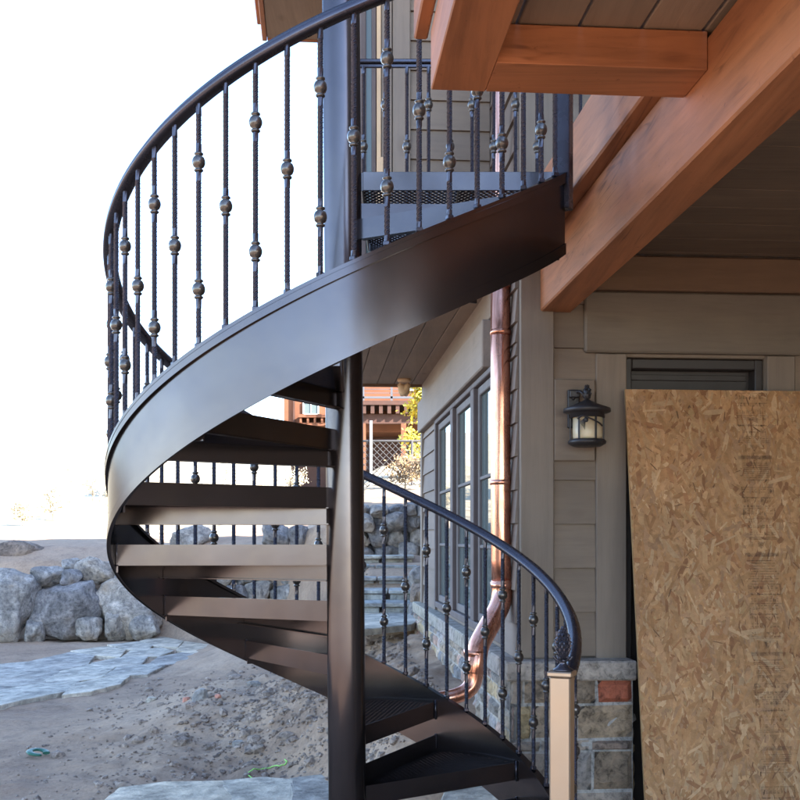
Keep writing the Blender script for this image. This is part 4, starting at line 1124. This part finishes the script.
# upper newel where the stringer meets the landing
q = cyl(334, RS-.004, 0); R4 = Matrix.Translation((q.x, q.y, 0)) @ Matrix.Rotation(radians(334), 4, 'Z')
mb = MB(); mb.bbox((-.02, -.02, zt(333)-.10), (.02, .02, 2.02), R4, .003); mb.bbox((-.026, -.026, 1.985), (.026, .026, 2.03), R4, .004); mb.build('upper_post', 'rail', stair)
mb = MB(); q2 = P(574, 0, AY+.05); mb.bbox((q2.x-.018, q2.y-.018, 1.0), (q2.x+.018, q2.y+.018, 1.99), bv=.003)
# lower newel post
nq = P(562, 0, 3.17); R5 = Matrix.Translation((nq.x, nq.y, 0)) @ Matrix.Rotation(radians(-21), 4, 'Z'); zc = P(0, 677, 3.15).z
mb = MB(); mb.bbox((-.031, -.031, -1.45), (.031, .031, zc), R5, .004); mb.bbox((-.06, -.06, -1.45), (.06, .06, -1.442), R5, .002); nw = mb.build('newel_post', 'bronze', stair)
mb = MB(); mb.bbox((-.037, -.037, zc+.0005), (.037, .037, zc+.016), R5, .004); mb.build('post_cap', 'bronze', nw)
mb = MB(); c = (nq.x+.003, nq.y, zc+.0165); mb.lathe(c, [(.030, 0), (.030, .004), (.020, .010), (.012, .018), (.010, .026), (.014, .030), (.011, .034)], 18)
for j in range(6):
    a = j*pi/3; mb.tube(smooth_path([Vector(c)+Vector((.008*cos(a), .008*sin(a), .030)), Vector(c)+Vector((.020*cos(a), .020*sin(a), .032)), Vector(c)+Vector((.027*cos(a), .027*sin(a), .042))], 4), .004, 5)
pinecone(mb, (c[0], c[1], c[2]+.034), .0235, .088, 9, 10); mb.build('finial', 'rail', nw)

# ------------------------------------------------------------------ lift everything so that the yard is at zero height
for o in list(SC.objects):
    if o.parent is None: o.location.z += EYE
# ------------------------------------------------------------------ camera
cam = bpy.data.cameras.new('camera'); co = bpy.data.objects.new('camera', cam); COL.objects.link(co); SC.camera = co
co.location = (0, 0, EYE); co.rotation_euler = (pi/2, 0, 0)
cam.sensor_width = 36; cam.lens = 36*F/800; cam.shift_y = (HOR-400)/800; cam.clip_start = .05; cam.clip_end = 3000
# ------------------------------------------------------------------ light
SAZ = Vector((.80, -.60, 0)).normalized(); SEL = radians(30)
w = bpy.data.worlds.new('World'); SC.world = w; w.use_nodes = True; nt = w.node_tree; nt.nodes.clear()
sky = nt.nodes.new('ShaderNodeTexSky'); sky.sky_type = 'NISHITA'; sky.sun_disc = False; sky.sun_elevation = SEL; sky.sun_rotation = atan2(SAZ.x, SAZ.y)
sky.air_density = 1.0; sky.dust_density = 1.2; sky.ozone_density = 1.0; sky.altitude = 2000
bg = nt.nodes.new('ShaderNodeBackground'); bg.inputs[1].default_value = .15; out = nt.nodes.new('ShaderNodeOutputWorld')
nt.links.new(sky.outputs[0], bg.inputs[0]); nt.links.new(bg.outputs[0], out.inputs[0])
sl = bpy.data.lights.new('sun', 'SUN'); sl.energy = 4.0; sl.angle = radians(.5); sl.color = (1, .93, .82); so = bpy.data.objects.new('sun', sl); COL.objects.link(so)
sd = SAZ*cos(SEL)+Vector((0, 0, sin(SEL))); so.rotation_euler = sd.to_track_quat('Z', 'Y').to_euler(); so.location = (0, 0, 20)
vs_ = SC.view_settings; vs_.view_transform = 'Standard'; vs_.look = 'None'; vs_.gamma = 1; vs_.use_curve_mapping = False; vs_.exposure = 2.7
SC.cycles.max_bounces = 8; SC.cycles.diffuse_bounces = 5; SC.cycles.glossy_bounces = 4
